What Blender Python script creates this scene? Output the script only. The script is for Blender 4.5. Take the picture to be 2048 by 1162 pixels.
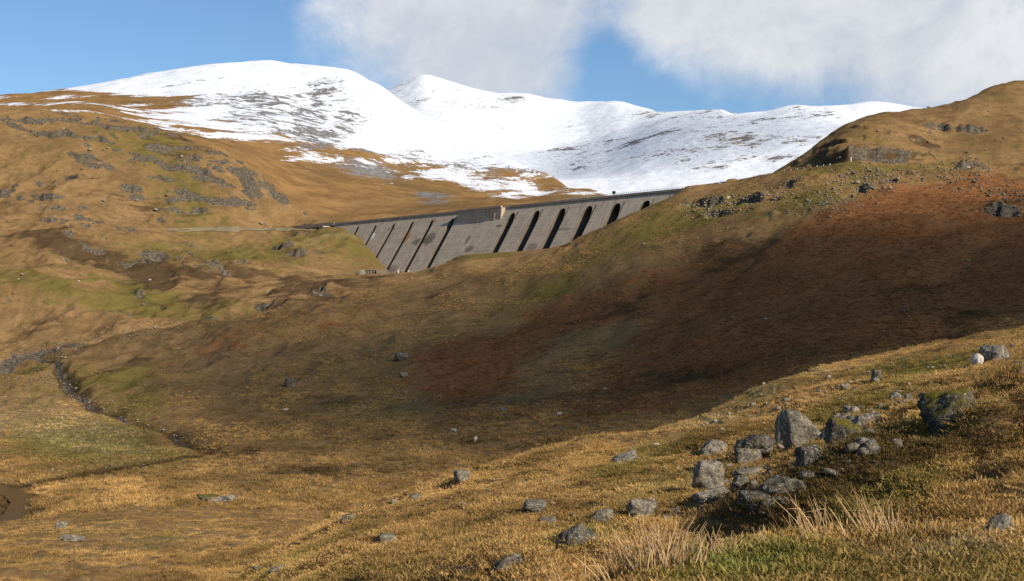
import bpy, bmesh, math, random
import numpy as np

# ------------------------------------------------------------------ clear
for o in list(bpy.data.objects):
    bpy.data.objects.remove(o)
scene = bpy.context.scene
COL = scene.collection
random.seed(7)
RNG = np.random.default_rng(11)

# ------------------------------------------------------------------ camera
F = 2472.0            # focal length in pixels of the 2048 px wide photograph
YH = 640.0            # pixel row of the horizon
CX = 1024.0
cam_d = bpy.data.cameras.new("camera")
cam = bpy.data.objects.new("camera", cam_d)
COL.objects.link(cam)
cam_d.sensor_width = 36.0
cam_d.lens = 36.0 * F / 2048.0
cam_d.clip_start = 0.3
cam_d.clip_end = 20000
PITCH = math.atan((YH - 581.0) / F)
cam.location = (0, 0, 0)
cam.rotation_euler = (math.radians(90) + PITCH, 0, 0)
scene.camera = cam

# ------------------------------------------------------------------ sky, sun, exposure
SUN_EL = math.radians(29)
SUN_H = np.array([0.72, -0.694]); SUN_H /= np.linalg.norm(SUN_H)
SUN = np.array([SUN_H[0] * math.cos(SUN_EL), SUN_H[1] * math.cos(SUN_EL), math.sin(SUN_EL)])
sun_d = bpy.data.lights.new("sun", 'SUN')
sun_d.energy = 4.9
sun_d.angle = math.radians(0.53)
sun_d.color = (1.0, 0.91, 0.77)
sun = bpy.data.objects.new("sun", sun_d)
COL.objects.link(sun)
sun.location = tuple(SUN * 500)
import mathutils
sun.rotation_euler = mathutils.Vector(tuple(-SUN)).to_track_quat('-Z', 'Y').to_euler()

scene.view_settings.view_transform = 'Standard'
scene.view_settings.look = 'None'
scene.view_settings.exposure = 0.34
scene.view_settings.gamma = 1.0
scene.view_settings.use_curve_mapping = False
scene.cycles.use_denoising = False
scene.cycles.max_bounces = 5
scene.cycles.diffuse_bounces = 3
scene.cycles.volume_bounces = 0
scene.cycles.transparent_max_bounces = 8

world = bpy.data.worlds.new("World")
scene.world = world
world.use_nodes = True


class NT:
    """small helper to write node trees"""
    def __init__(self, tree):
        self.t = tree

    def n(self, typ, **kw):
        nd = self.t.nodes.new(typ)
        for k, v in kw.items():
            setattr(nd, k, v)
        return nd

    def put(self, sock, val):
        if isinstance(val, bpy.types.NodeSocket):
            self.t.links.new(val, sock)
        elif isinstance(val, (tuple, list)) and len(val) == 3 and sock.type == 'RGBA':
            sock.default_value = (*val, 1.0)
        else:
            sock.default_value = val

    def math(self, op, a, b=0.0, c=0.0, clamp=False):
        nd = self.n('ShaderNodeMath', operation=op, use_clamp=clamp)
        for i, v in enumerate((a, b, c)):
            if i < len(nd.inputs):
                self.put(nd.inputs[i], v)
        return nd.outputs[0]

    def vmath(self, op, a, b=(0, 0, 0), out=0):
        nd = self.n('ShaderNodeVectorMath', operation=op)
        self.put(nd.inputs[0], a)
        self.put(nd.inputs[1], b)
        return nd.outputs[out]

    def mix(self, fac, a, b, mode='MIX'):
        nd = self.n('ShaderNodeMix', data_type='RGBA', blend_type=mode, clamp_factor=True)
        self.put(nd.inputs[0], fac)
        self.put(nd.inputs[6], a)
        self.put(nd.inputs[7], b)
        return nd.outputs[2]

    def noise(self, vec, scale, detail=4.0, rough=0.55, dist=0.0, out='Fac'):
        nd = self.n('ShaderNodeTexNoise')
        self.put(nd.inputs['Vector'], vec)
        self.put(nd.inputs['Scale'], scale)
        self.put(nd.inputs['Detail'], detail)
        self.put(nd.inputs['Roughness'], rough)
        self.put(nd.inputs['Distortion'], dist)
        return nd.outputs[out]

    def step(self, x, lo, hi, a=0.0, b=1.0):
        nd = self.n('ShaderNodeMapRange', interpolation_type='SMOOTHSTEP')
        self.put(nd.inputs['Value'], x)
        self.put(nd.inputs['From Min'], lo)
        self.put(nd.inputs['From Max'], hi)
        self.put(nd.inputs['To Min'], a)
        self.put(nd.inputs['To Max'], b)
        return nd.outputs[0]

    def sep(self, v):
        nd = self.n('ShaderNodeSeparateXYZ')
        self.put(nd.inputs[0], v)
        return nd.outputs

    def comb(self, x, y, z):
        nd = self.n('ShaderNodeCombineXYZ')
        for i, v in enumerate((x, y, z)):
            self.put(nd.inputs[i], v)
        return nd.outputs[0]

    def attr(self, name, typ='GEOMETRY', out='Fac'):
        nd = self.n('ShaderNodeAttribute', attribute_name=name, attribute_type=typ)
        return nd.outputs[out]


def build_world():
    t = NT(world.node_tree)
    world.node_tree.nodes.clear()
    out = t.n('ShaderNodeOutputWorld')
    bg = t.n('ShaderNodeBackground')
    t.t.links.new(bg.outputs[0], out.inputs[0])
    sky = t.n('ShaderNodeTexSky', sky_type='NISHITA')
    sky.sun_disc = False
    sky.sun_elevation = SUN_EL
    sky.sun_rotation = math.atan2(SUN_H[0], SUN_H[1])
    sky.altitude = 300
    sky.air_density = 1.0
    sky.dust_density = 0.25
    sky.ozone_density = 2.5
    tc = t.n('ShaderNodeTexCoord').outputs['Generated']
    d = t.vmath('NORMALIZE', tc)
    x, y, z = t.sep(d)[:3]
    # cloud deck seen in perspective: direction projected on a layer overhead
    den = t.math('ADD', t.math('MAXIMUM', z, 0.0), 0.16)
    pv = t.comb(t.math('DIVIDE', x, den), t.math('DIVIDE', y, den), z)
    n1 = t.noise(pv, 1.1, 6.0, 0.56, 0.35)
    n2 = t.noise(d, 5.5, 7.0, 0.6, 0.5)
    n3 = t.noise(d, 2.2, 3.0, 0.5, 0.0)
    cov = t.math('ADD', t.math('MULTIPLY', n1, 0.35), t.math('MULTIPLY', n2, 0.75))

    def blob(u, v, ru, rv, amp, acc):
        # soft cloud bank in a given compass direction
        dx = t.math('DIVIDE', t.math('SUBTRACT', t.math('DIVIDE', x, t.math('MAXIMUM', y, 0.05)), (u - CX) / F), ru / F)
        dz = t.math('DIVIDE', t.math('SUBTRACT', t.math('DIVIDE', z, t.math('MAXIMUM', y, 0.05)), (YH - v) / F), rv / F)
        r2 = t.math('ADD', t.math('MULTIPLY', dx, dx), t.math('MULTIPLY', dz, dz))
        g = t.math('EXPONENT', t.math('MULTIPLY', r2, -1.0))
        return t.math('ADD', acc, t.math('MULTIPLY', g, amp))
    b = blob(870, 30, 300, 150, 0.58, -0.06)
    b = blob(1850, 80, 430, 170, 0.50, b)
    b = blob(1420, 10, 330, 110, 0.34, b)
    b = blob(250, 60, 330, 240, -0.50, b)
    b = blob(1270, 160, 120, 80, -0.22, b)
    b = blob(1215, 90, 60, 120, -0.22, b)
    b = blob(1420, 215, 200, 45, -0.12, b)
    b = blob(980, 165, 190, 60, 0.30, b)
    cov = t.math('ADD', cov, b)
    n16 = t.noise(d, 13.0, 7.0, 0.64, 0.9)
    cov = t.math('ADD', cov, t.math('MULTIPLY', t.math('SUBTRACT', n16, 0.5), 0.32))
    fac = t.step(cov, 0.50, 0.90)
    fac = t.math('MULTIPLY', fac, 0.86)
    # lit tops, greyer undersides
    lum = t.step(t.math('ADD', t.math('MULTIPLY', n2, 0.7), t.math('ADD', t.math('MULTIPLY', n3, 0.35), t.math('MULTIPLY', n16, 0.45))), 0.56, 0.90)
    cl = t.mix(lum, (5.9, 6.1, 6.5), (8.6, 8.5, 8.4))
    skyc = t.mix(1.0, sky.outputs[0], (0.84, 1.0, 1.12), 'MULTIPLY')
    colr = t.mix(fac, skyc, cl)
    t.put(bg.inputs[0], colr)
    bg.inputs[1].default_value = 0.086


build_world()

# ------------------------------------------------------------------ numeric helpers
def _hash(ix, iy, seed):
    h = (ix.astype(np.int64) * 374761393 + iy.astype(np.int64) * 668265263 + seed * 974711) & 0xFFFFFFFF
    h = ((h ^ (h >> 13)) * 1274126177) & 0xFFFFFFFF
    return (h ^ (h >> 16)) & 0xFFFFFFFF


def perlin(x, y, seed=0):
    x = np.asarray(x, float); y = np.asarray(y, float)
    x0 = np.floor(x); y0 = np.floor(y)
    fx = x - x0; fy = y - y0
    ix = x0.astype(np.int64); iy = y0.astype(np.int64)
    u = fx * fx * fx * (fx * (fx * 6 - 15) + 10)
    v = fy * fy * fy * (fy * (fy * 6 - 15) + 10)

    def g(dx, dy):
        a = _hash(ix + dx, iy + dy, seed).astype(float) * (2 * math.pi / 4294967296.0)
        return np.cos(a) * (fx - dx) + np.sin(a) * (fy - dy)
    a = g(0, 0); b = g(1, 0); c = g(0, 1); d = g(1, 1)
    return ((a + (b - a) * u) * (1 - v) + (c + (d - c) * u) * v) * 1.5


def fbm(x, y, lam, octv=4, seed=0, gain=0.5):
    s = 0.0; a = 1.0; tot = 0.0
    for o in range(octv):
        s = s + a * perlin(x / lam + 17.3 * o, y / lam - 9.1 * o, seed + o)
        tot += a; a *= gain; lam /= 2.03
    return s / tot


def sstep(x, lo, hi):
    t = np.clip((x - lo) / (hi - lo), 0, 1)
    return t * t * (3 - 2 * t)


def pchip(x, y, q):
    x = np.asarray(x, float); y = np.asarray(y, float); q = np.asarray(q, float)
    h = np.diff(x); dl = np.diff(y) / h
    m = np.zeros_like(y)
    if len(x) > 2:
        w1 = 2 * h[1:] + h[:-1]; w2 = h[1:] + 2 * h[:-1]
        ok = dl[:-1] * dl[1:] > 0
        with np.errstate(divide='ignore', invalid='ignore'):
            hm = (w1 + w2) / (w1 / dl[:-1] + w2 / dl[1:])
        m[1:-1] = np.where(ok, hm, 0.0)
    m[0] = dl[0]; m[-1] = dl[-1]
    i = np.clip(np.searchsorted(x, q) - 1, 0, len(x) - 2)
    t = (q - x[i]) / h[i]
    t = np.clip(t, 0, 1)
    t2 = t * t; t3 = t2 * t
    return ((2 * t3 - 3 * t2 + 1) * y[i] + (t3 - 2 * t2 + t) * h[i] * m[i] + (-2 * t3 + 3 * t2) * y[i + 1] + (t3 - t2) * h[i] * m[i + 1])


def Lz(u, D, z):            # survey point given by height instead of sight line
    return (u, D, YH - F * z / D)


class Land:
    """A landform surveyed along sight bearings: break lines (bearing u, distance D, sight row v), joined into a height field."""
    def __init__(self, lines, us, Ds):
        self.us = np.asarray(us, float); self.Ds = np.asarray(Ds, float)
        self.lu = self.us
        K = len(lines)
        LD = np.zeros((K, len(us))); LV = np.zeros((K, len(us)))
        for k, ln in enumerate(lines):
            a = np.array(sorted(ln), float)
            LD[k] = np.exp(pchip(a[:, 0], np.log(a[:, 1]), np.clip(us, a[0, 0], a[-1, 0])))
            LV[k] = pchip(a[:, 0], a[:, 2], np.clip(us, a[0, 0], a[-1, 0]))
        for k in range(1, K):
            LD[k] = np.maximum(LD[k], LD[k - 1] * 1.004 + 0.05)
        LZ = (YH - LV) / F * LD
        self.LD, self.LZ = LD, LZ
        Z = np.zeros((len(Ds), len(us)))
        for i in range(len(us)):
            Z[:, i] = pchip(LD[:, i], LZ[:, i], np.clip(Ds, LD[0, i], LD[-1, i]))
        self.Z = Z
        U, DD = np.meshgrid(self.us, self.Ds)
        self.U, self.D = U, DD
        self.X = (U - CX) / F * DD
        self.attrs = {}

    def V(self):
        return YH - F * self.Z / self.D

    def _idx(self, u, D):
        fu = np.interp(u, self.us, np.arange(len(self.us)))
        fd = np.interp(D, self.Ds, np.arange(len(self.Ds)))
        return fu, fd

    def samp(self, arr, u, D):
        fu, fd = self._idx(u, D)
        i = np.clip(np.floor(fu).astype(int), 0, len(self.us) - 2); j = np.clip(np.floor(fd).astype(int), 0, len(self.Ds) - 2)
        a = fu - i; b = fd - j
        return (arr[j, i] * (1 - a) + arr[j, i + 1] * a) * (1 - b) + (arr[j + 1, i] * (1 - a) + arr[j + 1, i + 1] * a) * b

    def z(self, x, y):
        return self.samp(self.Z, CX + F * np.asarray(x) / np.asarray(y), np.asarray(y))

    def hit(self, u, v, dmin=4.0, dmax=1e9):
        """first point of the land met by the sight line (u, v)"""
        fu = float(np.interp(u, self.us, np.arange(len(self.us))))
        i = min(int(fu), len(self.us) - 2); a = fu - i
        zz = self.Z[:, i] * (1 - a) + self.Z[:, i + 1] * a
        vv = YH - F * zz / self.Ds
        ok = (self.Ds >= dmin) & (self.Ds <= dmax) & (vv <= v)
        if not ok.any():
            j = int(np.argmin(np.where((self.Ds >= dmin) & (self.Ds <= dmax), vv, 1e9)))
            D = self.Ds[j]
        else:
            j = int(np.argmax(ok))
            if j == 0 or vv[j - 1] <= v:
                D = self.Ds[j]
            else:
                w = (vv[j - 1] - v) / (vv[j - 1] - vv[j])
                D = self.Ds[j - 1] * (1 - w) + self.Ds[j] * w
        return (u - CX) / F * D, D, float(self.samp(self.Z, np.array(u), np.array(D)))

    def slope(self):
        # true steepness from the cross product of grid tangents
        P = np.stack([self.X, self.D, self.Z], -1)
        du = np.gradient(P, axis=1); dd = np.gradient(P, axis=0)
        n = np.cross(du, dd); n /= np.linalg.norm(n, axis=-1, keepdims=True) + 1e-12
        return np.abs(n[..., 2]), n

    def mesh(self, name, j0, j1, mat, zoff=0.0):
        sub = slice(j0, j1)
        X = self.X[sub]; Y = self.D[sub]; Z = self.Z[sub] + zoff
        nr, nc = X.shape
        co = np.stack([X, Y, Z], -1).reshape(-1, 3).astype(np.float32)
        idx = np.arange(nr * nc).reshape(nr, nc)
        q = np.stack([idx[:-1, :-1], idx[:-1, 1:], idx[1:, 1:], idx[1:, :-1]], -1).reshape(-1, 4)
        return grid_mesh(name, co, q, mat, {k: a[sub].ravel() for k, a in self.attrs.items()})


def grid_mesh(name, co, quads, mat, attrs=None, smooth=True):
    me = bpy.data.meshes.new(name)
    nv = len(co); nf = len(quads); k = quads.shape[1]
    me.vertices.add(nv)
    me.vertices.foreach_set("co", np.asarray(co, np.float32).ravel())
    me.loops.add(nf * k)
    me.loops.foreach_set("vertex_index", np.asarray(quads, np.int32).ravel())
    me.polygons.add(nf)
    me.polygons.foreach_set("loop_start", np.arange(0, nf * k, k, dtype=np.int32))
    if smooth:
        me.polygons.foreach_set("use_smooth", np.ones(nf, bool))
    for nme, a in (attrs or {}).items():
        at = me.attributes.new(nme, 'FLOAT', 'POINT')
        at.data.foreach_set("value", np.asarray(a, np.float32))
    me.update(calc_edges=True)
    me.validate()
    if mat:
        me.materials.append(mat)
    o = bpy.data.objects.new(name, me)
    COL.objects.link(o)
    return o


def tag(o, label=None, cat=None, group=None, kind=None):
    if label: o['label'] = label
    if cat: o['category'] = cat
    if group: o['group'] = group
    if kind: o['kind'] = kind
    return o


# ------------------------------------------------------------------ materials
def new_mat(name):
    m = bpy.data.materials.new(name)
    m.use_nodes = True
    m.node_tree.nodes.clear()
    t = NT(m.node_tree)
    out = t.n('ShaderNodeOutputMaterial')
    bs = t.n('ShaderNodeBsdfPrincipled')
    bs.inputs['Specular IOR Level'].default_value = 0.0
    bs.inputs['Roughness'].default_value = 0.95
    t.t.links.new(bs.outputs[0], out.inputs[0])
    return m, t, bs


def bump(t, bs, h, strength, dist):
    nd = t.n('ShaderNodeBump')
    nd.inputs['Strength'].default_value = strength
    t.put(nd.inputs['Distance'], dist)
    t.put(nd.inputs['Height'], h)
    t.t.links.new(nd.outputs[0], bs.inputs['Normal'])


STRAW = (0.285, 0.172, 0.076)
STRAW2 = (0.190, 0.114, 0.048)
OLIVE = (0.155, 0.118, 0.034)
GREEN = (0.112, 0.104, 0.030)
BRACK = (0.190, 0.076, 0.030)
PEAT = (0.066, 0.041, 0.023)
ROCKA = (0.036, 0.030, 0.023)
ROCKB = (0.160, 0.132, 0.098)


def ground_material(name, fine, mid, bdist):
    """moor grass, bracken, moss, bare rock; the cover fields are stored on the mesh"""
    m, t, bs = new_mat(name)
    pos = t.n('ShaderNodeNewGeometry').outputs['Position']
    px, py, pz = t.sep(pos)[:3]
    flat = t.comb(px, py, t.math('MULTIPLY', pz, 1.6))
    nf = t.noise(flat, fine, 4.0, 0.65)
    nm = t.noise(flat, mid, 5.0, 0.6)
    nl = t.noise(flat, mid * 0.17, 4.0, 0.55)
    # streaks that follow the contours
    st = t.noise(t.comb(t.math('MULTIPLY', px, 0.35), t.math('MULTIPLY', py, 0.6), t.math('MULTIPLY', pz, 2.6)), mid, 4.0, 0.6)
    g = t.attr('green'); br = t.attr('bracken'); dk = t.attr('dark'); rk = t.attr('rock'); sn = t.attr('snow'); pale = t.attr('pale')
    c = t.mix(t.step(nm, 0.34, 0.68), STRAW2, STRAW)
    c = t.mix(t.math('MULTIPLY', t.step(nf, 0.52, 0.72), 0.35), c, (0.40, 0.25, 0.10))
    ga = t.math('ADD', g, t.math('ADD', t.math('MULTIPLY', t.math('SUBTRACT', nm, 0.5), 1.3), t.math('MULTIPLY', t.math('SUBTRACT', nf, 0.5), 0.5)))
    c = t.mix(t.step(ga, 0.36, 0.62), c, OLIVE)
    c = t.mix(t.math('MULTIPLY', t.step(ga, 0.66, 1.05), t.step(nf, 0.3, 0.6)), c, GREEN)
    c = t.mix(t.math('MULTIPLY', pale, t.step(nf, 0.25, 0.7)), c, (0.31, 0.25, 0.13))
    ba = t.math('ADD', br, t.math('ADD', t.math('MULTIPLY', t.math('SUBTRACT', nm, 0.5), 1.6), t.math('MULTIPLY', t.math('SUBTRACT', nf, 0.5), 0.7)))
    c = t.mix(t.step(ba, 0.38, 0.66, 0.0, 0.92), c, t.mix(t.step(nf, 0.35, 0.65), BRACK, (0.26, 0.115, 0.044)))
    da = t.math('ADD', dk, t.math('ADD', t.math('MULTIPLY', t.math('SUBTRACT', st, 0.5), 1.5), t.math('MULTIPLY', t.math('SUBTRACT', nf, 0.5), 0.5)))
    c = t.mix(t.step(da, 0.42, 0.85, 0.0, 0.85), c, PEAT)
    c = t.mix(t.step(t.math('ADD', nl, t.math('MULTIPLY', nf, 0.5)), 0.72, 0.95, 0.0, 0.35), c, PEAT)
    n3 = t.noise(flat, fine * 3.1, 3.0, 0.6)
    c = t.mix(t.step(n3, 0.50, 0.36, 0.0, 0.45), c, (0.06, 0.04, 0.02))
    # tussock gaps: fine dark flecks
    c = t.mix(t.step(nf, 0.46, 0.30, 0.0, 0.55), c, (0.07, 0.045, 0.022))
    rn = t.noise(flat, fine * 0.8, 6.0, 0.7)
    rc = t.mix(t.step(rn, 0.32, 0.7), ROCKA, ROCKB)
    rc = t.mix(t.step(nm, 0.5, 0.75, 0.0, 0.6), rc, (0.13, 0.105, 0.05))
    rmask = t.step(t.math('ADD', rk, t.math('MULTIPLY', t.math('SUBTRACT', nm, 0.5), 1.3)), 0.42, 0.60)
    c = t.mix(rmask, c, rc)
    sa = t.math('ADD', sn, t.math('MULTIPLY', t.math('SUBTRACT', st, 0.5), 1.1))
    smask = t.step(sa, 0.50, 0.62)
    c = t.mix(smask, c, (0.84, 0.86, 0.90))
    t.put(bs.inputs['Base Color'], c)
    hgt = t.math('ADD', t.math('MULTIPLY', nf, 0.5), t.math('MULTIPLY', nm, 0.9))
    bump(t, bs, hgt, 0.8, bdist)
    return m


def mountain_material():
    m, t, bs = new_mat("mountain_snow")
    pos = t.n('ShaderNodeNewGeometry').outputs['Position']
    px, py, pz = t.sep(pos)[:3]
    # drift lines: stretched along the slope strike
    rotv = t.comb(t.math('ADD', t.math('MULTIPLY', px, 0.30), t.math('MULTIPLY', pz, 0.45)), t.math('MULTIPLY', py, 0.16), t.math('SUBTRACT', t.math('MULTIPLY', pz, 1.5), t.math('MULTIPLY', px, 0.55)))
    st = t.noise(rotv, 0.028, 7.0, 0.64)
    nm = t.noise(pos, 0.045, 7.0, 0.68)
    nl = t.noise(pos, 0.012, 4.0, 0.6)
    nf = t.noise(pos, 0.22, 4.0, 0.65)
    sn = t.attr('snow'); rk = t.attr('rock')
    c = t.mix(t.step(nm, 0.35, 0.65), (0.19, 0.105, 0.042), (0.285, 0.165, 0.065))
    c = t.mix(t.step(nl, 0.45, 0.65, 0.0, 0.6), c, (0.125, 0.083, 0.042))
    rc = t.mix(t.step(nf, 0.32, 0.68), (0.105, 0.100, 0.098), (0.26, 0.25, 0.24))
    c = t.mix(t.math('MAXIMUM', t.step(t.math('ADD', rk, t.math('MULTIPLY', t.math('SUBTRACT', nm, 0.5), 1.8)), 0.40, 0.75), t.step(sn, 0.75, 0.95)), c, rc)
    hi = t.step(sn, 0.85, 1.1)
    low = t.math('ADD', sn, t.math('MULTIPLY', t.math('SUBTRACT', st, 0.5), 2.4))
    low = t.math('ADD', low, t.math('MULTIPLY', t.math('SUBTRACT', nf, 0.5), 0.7))
    rkp = t.math('MAXIMUM', rk, 0.0)
    low = t.math('SUBTRACT', low, t.math('MULTIPLY', rkp, t.math('MULTIPLY', t.step(nm, 0.35, 0.7), 1.35)))
    sp = t.noise(pos, 0.10, 5.0, 0.75)
    low = t.math('SUBTRACT', low, t.math('MULTIPLY', t.step(sp, 0.54, 0.70), t.math('MULTIPLY', t.step(rkp, 0.0, 0.35), 1.5)))
    smask = t.step(low, 0.50, 0.66)
    c = t.mix(smask, c, t.mix(t.step(nm, 0.3, 0.75), (0.60, 0.63, 0.68), (0.78, 0.79, 0.81)))
    t.put(bs.inputs['Base Color'], c)
    bump(t, bs, nm, t.step(smask, 0.0, 1.0, 0.5, 0.16) if False else 0.22, 8.0)
    return m


def rock_material():
    m, t, bs = new_mat("lichen_rock")
    geo = t.n('ShaderNodeNewGeometry')
    pos = geo.outputs['Position']
    nz = t.sep(geo.outputs['Normal'])[2]
    sc = t.attr('grain', 'OBJECT')
    vec = t.vmath('MULTIPLY', pos, t.comb(sc, sc, sc))
    a = t.noise(vec, 2.2, 7.0, 0.68)
    b = t.noise(vec, 9.0, 5.0, 0.7)
    l = t.noise(vec, 5.0, 4.0, 0.6, 1.2)
    c = t.mix(t.step(a, 0.35, 0.68), (0.125, 0.106, 0.078), (0.37, 0.315, 0.230))
    c = t.mix(t.step(b, 0.5, 0.36, 0.0, 0.65), c, (0.06, 0.055, 0.05))
    tone = t.attr('tone', 'OBJECT')
    c = t.mix(1.0, c, t.comb(tone, tone, tone), 'MULTIPLY')
    c = t.mix(t.step(l, 0.595, 0.625, 0.0, 0.9), c, (0.46, 0.44, 0.385))
    cr = t.noise(vec, 1.3, 5.0, 0.7, 2.0)
    c = t.mix(t.step(t.math('ABSOLUTE', t.math('SUBTRACT', cr, 0.5)), 0.014, 0.003, 0.0, 0.7), c, (0.025, 0.022, 0.018))
    moss = t.attr('moss', 'OBJECT')
    mm = t.math('ADD', t.math('MULTIPLY', nz, 0.55), t.math('ADD', moss, t.math('MULTIPLY', t.math('SUBTRACT', a, 0.5), 1.3)))
    c = t.mix(t.step(mm, 0.85, 1.15), c, t.mix(b, (0.10, 0.085, 0.014), (0.20, 0.155, 0.03)))
    t.put(bs.inputs['Base Color'], c)
    bump(t, bs, t.math('ADD', a, t.math('MULTIPLY', b, 0.5)), 1.0, t.math('DIVIDE', 0.22, sc))
    return m


def grass_material(name):
    m = bpy.data.materials.new(name)
    m.use_nodes = True
    m.node_tree.nodes.clear()
    t = NT(m.node_tree)
    out = t.n('ShaderNodeOutputMaterial')
    tint = t.attr('tint', 'INSTANCER', 'Color')
    blade = t.attr('shade')          # each blade its own dryness
    c = t.mix(1.0, tint, t.mix(blade, (0.55, 0.55, 0.5), (1.35, 1.3, 1.2)), 'MULTIPLY')
    d = t.n('ShaderNodeBsdfDiffuse')
    tr = t.n('ShaderNodeBsdfTranslucent')
    t.put(d.inputs[0], c)
    t.put(tr.inputs[0], c)
    mx = t.n('ShaderNodeMixShader')
    mx.inputs[0].default_value = 0.3
    t.t.links.new(d.outputs[0], mx.inputs[1])
    t.t.links.new(tr.outputs[0], mx.inputs[2])
    t.t.links.new(mx.outputs[0], out.inputs[0])
    return m


def rush_material(name, c0, c1):
    m = bpy.data.materials.new(name)
    m.use_nodes = True
    m.node_tree.nodes.clear()
    t = NT(m.node_tree)
    out = t.n('ShaderNodeOutputMaterial')
    c = t.mix(t.attr('shade'), c0, c1)
    d = t.n('ShaderNodeBsdfDiffuse'); tr = t.n('ShaderNodeBsdfTranslucent')
    t.put(d.inputs[0], c); t.put(tr.inputs[0], c)
    mx = t.n('ShaderNodeMixShader'); mx.inputs[0].default_value = 0.25
    t.t.links.new(d.outputs[0], mx.inputs[1]); t.t.links.new(tr.outputs[0], mx.inputs[2])
    t.t.links.new(mx.outputs[0], out.inputs[0])
    return m


def concrete_material(name, tone=1.0, stains=True):
    m, t, bs = new_mat(name)
    pos = t.n('ShaderNodeTexCoord').outputs['Object']     # s along the crest, o outwards, z up
    s, o, z = t.sep(pos)[:3]
    n1 = t.noise(pos, 0.22, 6.0, 0.62)
    n2 = t.noise(pos, 1.4, 4.0, 0.6)
    streak = t.noise(t.comb(t.math('MULTIPLY', s, 1.1), 0.0, t.math('MULTIPLY', z, 0.07)), 1.0, 5.0, 0.65)
    lifts = t.noise(t.comb(t.math('MULTIPLY', s, 0.02), 0.0, t.math('MULTIPLY', z, 0.8)), 1.0, 3.0, 0.6)
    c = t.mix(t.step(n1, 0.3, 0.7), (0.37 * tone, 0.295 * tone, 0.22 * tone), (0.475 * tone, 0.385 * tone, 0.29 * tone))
    c = t.mix(t.step(streak, 0.46, 0.74, 0.0, 0.62), c, (0.12, 0.108, 0.095))
    c = t.mix(t.step(lifts, 0.52, 0.72, 0.0, 0.35), c, (0.155, 0.14, 0.122))
    # joint lines every 1.8 m lift
    fr = t.math('FRACT', t.math('DIVIDE', z, 1.8))
    c = t.mix(t.step(fr, 0.10, 0.0, 0.0, 0.55), c, (0.13, 0.12, 0.105))
    c = t.mix(t.step(t.math('ADD', n2, t.math('MULTIPLY', n1, 0.6)), 1.0, 1.15, 0.0, 0.6), c, (0.46, 0.43, 0.39))
    if stains:
        def patch(s0, z0, rs, rz, colr, amt, col):
            a = t.math('DIVIDE', t.math('SUBTRACT', s, s0), rs)
            b = t.math('DIVIDE', t.math('SUBTRACT', z, z0), rz)
            r = t.math('ADD', t.math('MULTIPLY', a, a), t.math('MULTIPLY', b, b))
            r = t.math('ADD', r, t.math('MULTIPLY', t.math('SUBTRACT', n2, 0.5), 3.0))
            r = t.math('ADD', r, t.math('MULTIPLY', t.math('SUBTRACT', streak, 0.5), 2.6))
            return t.mix(t.step(r, 1.0, 0.55, 0.0, amt), col, colr)
        for (s0, z0, rs, rz, cc, am) in STAINS:
            c = patch(s0, z0, rs, rz, cc, am, c)
    t.put(bs.inputs['Base Color'], c)
    bump(t, bs, n1, 0.10, 0.15)
    return m


def plain_material(name, col, rough=0.8, var=0.3, scale=2.0):
    m, t, bs = new_mat(name)
    pos = t.n('ShaderNodeTexCoord').outputs['Object']
    n = t.noise(pos, scale, 5.0, 0.6)
    t.put(bs.inputs['Base Color'], t.mix(n, tuple(c * (1 - var) for c in col), tuple(min(1, c * (1 + var)) for c in col)))
    bs.inputs['Roughness'].default_value = rough
    return m


def water_material():
    m, t, bs = new_mat("dark_water")
    pos = t.n('ShaderNodeNewGeometry').outputs['Position']
    bs.inputs['Base Color'].default_value = (0.020, 0.013, 0.008, 1)
    bs.inputs['Roughness'].default_value = 0.05
    bs.inputs['Specular IOR Level'].default_value = 0.16
    n = t.noise(pos, 1.8, 3.0, 0.5)
    bump(t, bs, n, 0.5, 0.06)
    return m


# ------------------------------------------------------------------ the land
us = np.concatenate([np.linspace(-900, -70, 60, endpoint=False), np.linspace(-70, 2118, 790), np.linspace(2118, 2950, 60)[1:]])


def span(a, b, n):
    return np.exp(np.linspace(math.log(a), math.log(b), n, endpoint=False))


Ds = np.concatenate([span(1.2, 5, 14), span(5, 9.6, 80), span(9.6, 21, 130), span(21, 60, 115), span(60, 150, 90),
                     span(150, 300, 140), span(300, 600, 290), span(600, 720, 60), span(720, 965, 220), span(965, 1150, 20), [1150.0]])
J_NEAR = int(np.searchsorted(Ds, 150.0))

A0 = [(-900, 1.2, YH + F * 1.9 / 1.2), (1024, 1.2, YH + F * 1.62 / 1.2), (2950, 1.2, YH + F * 1.5 / 1.2)]
A1 = [Lz(-900, 6, -5.5), Lz(0, 6, -4.2), Lz(480, 6, -3.2), Lz(900, 6, -2.2), Lz(1200, 6, -1.72), Lz(1500, 6, -1.62), Lz(2048, 6, -1.6), Lz(2950, 6, -1.2)]
A2 = [Lz(-900, 9.3, -6.5), Lz(0, 9.3, -5.0), Lz(480, 9.3, -3.9), Lz(1000, 9.3, -2.7), (1230, 9.3, 1168), (1340, 9.3, 1122), (1480, 9.3, 1102), (1600, 9.3, 1086), (2048, 9.3, 1076), Lz(2950, 9.3, -1.2)]
A3 = [Lz(-900, 12, -7), Lz(0, 12, -5.8), Lz(480, 12, -4.6), Lz(1000, 12, -3.2), Lz(1100, 12, -2.9), Lz(1230, 12, -2.9), Lz(1400, 12, -2.78), Lz(1600, 12, -2.38), Lz(1800, 12, -2.22), Lz(2048, 12, -2.05), Lz(2950, 12, -1.3)]
A4 = [Lz(-900, 15, -8), Lz(0, 15, -6.5), Lz(480, 15, -5), Lz(900, 15, -3.4), (1100, 15, 1120), (1230, 15, 1110), (1350, 15, 1110), (1480, 15, 1080), (1600, 15, 1030), (1700, 15, 1000), (1850, 15, 960), (2048, 15, 920), Lz(2950, 15, -0.8)]
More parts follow.
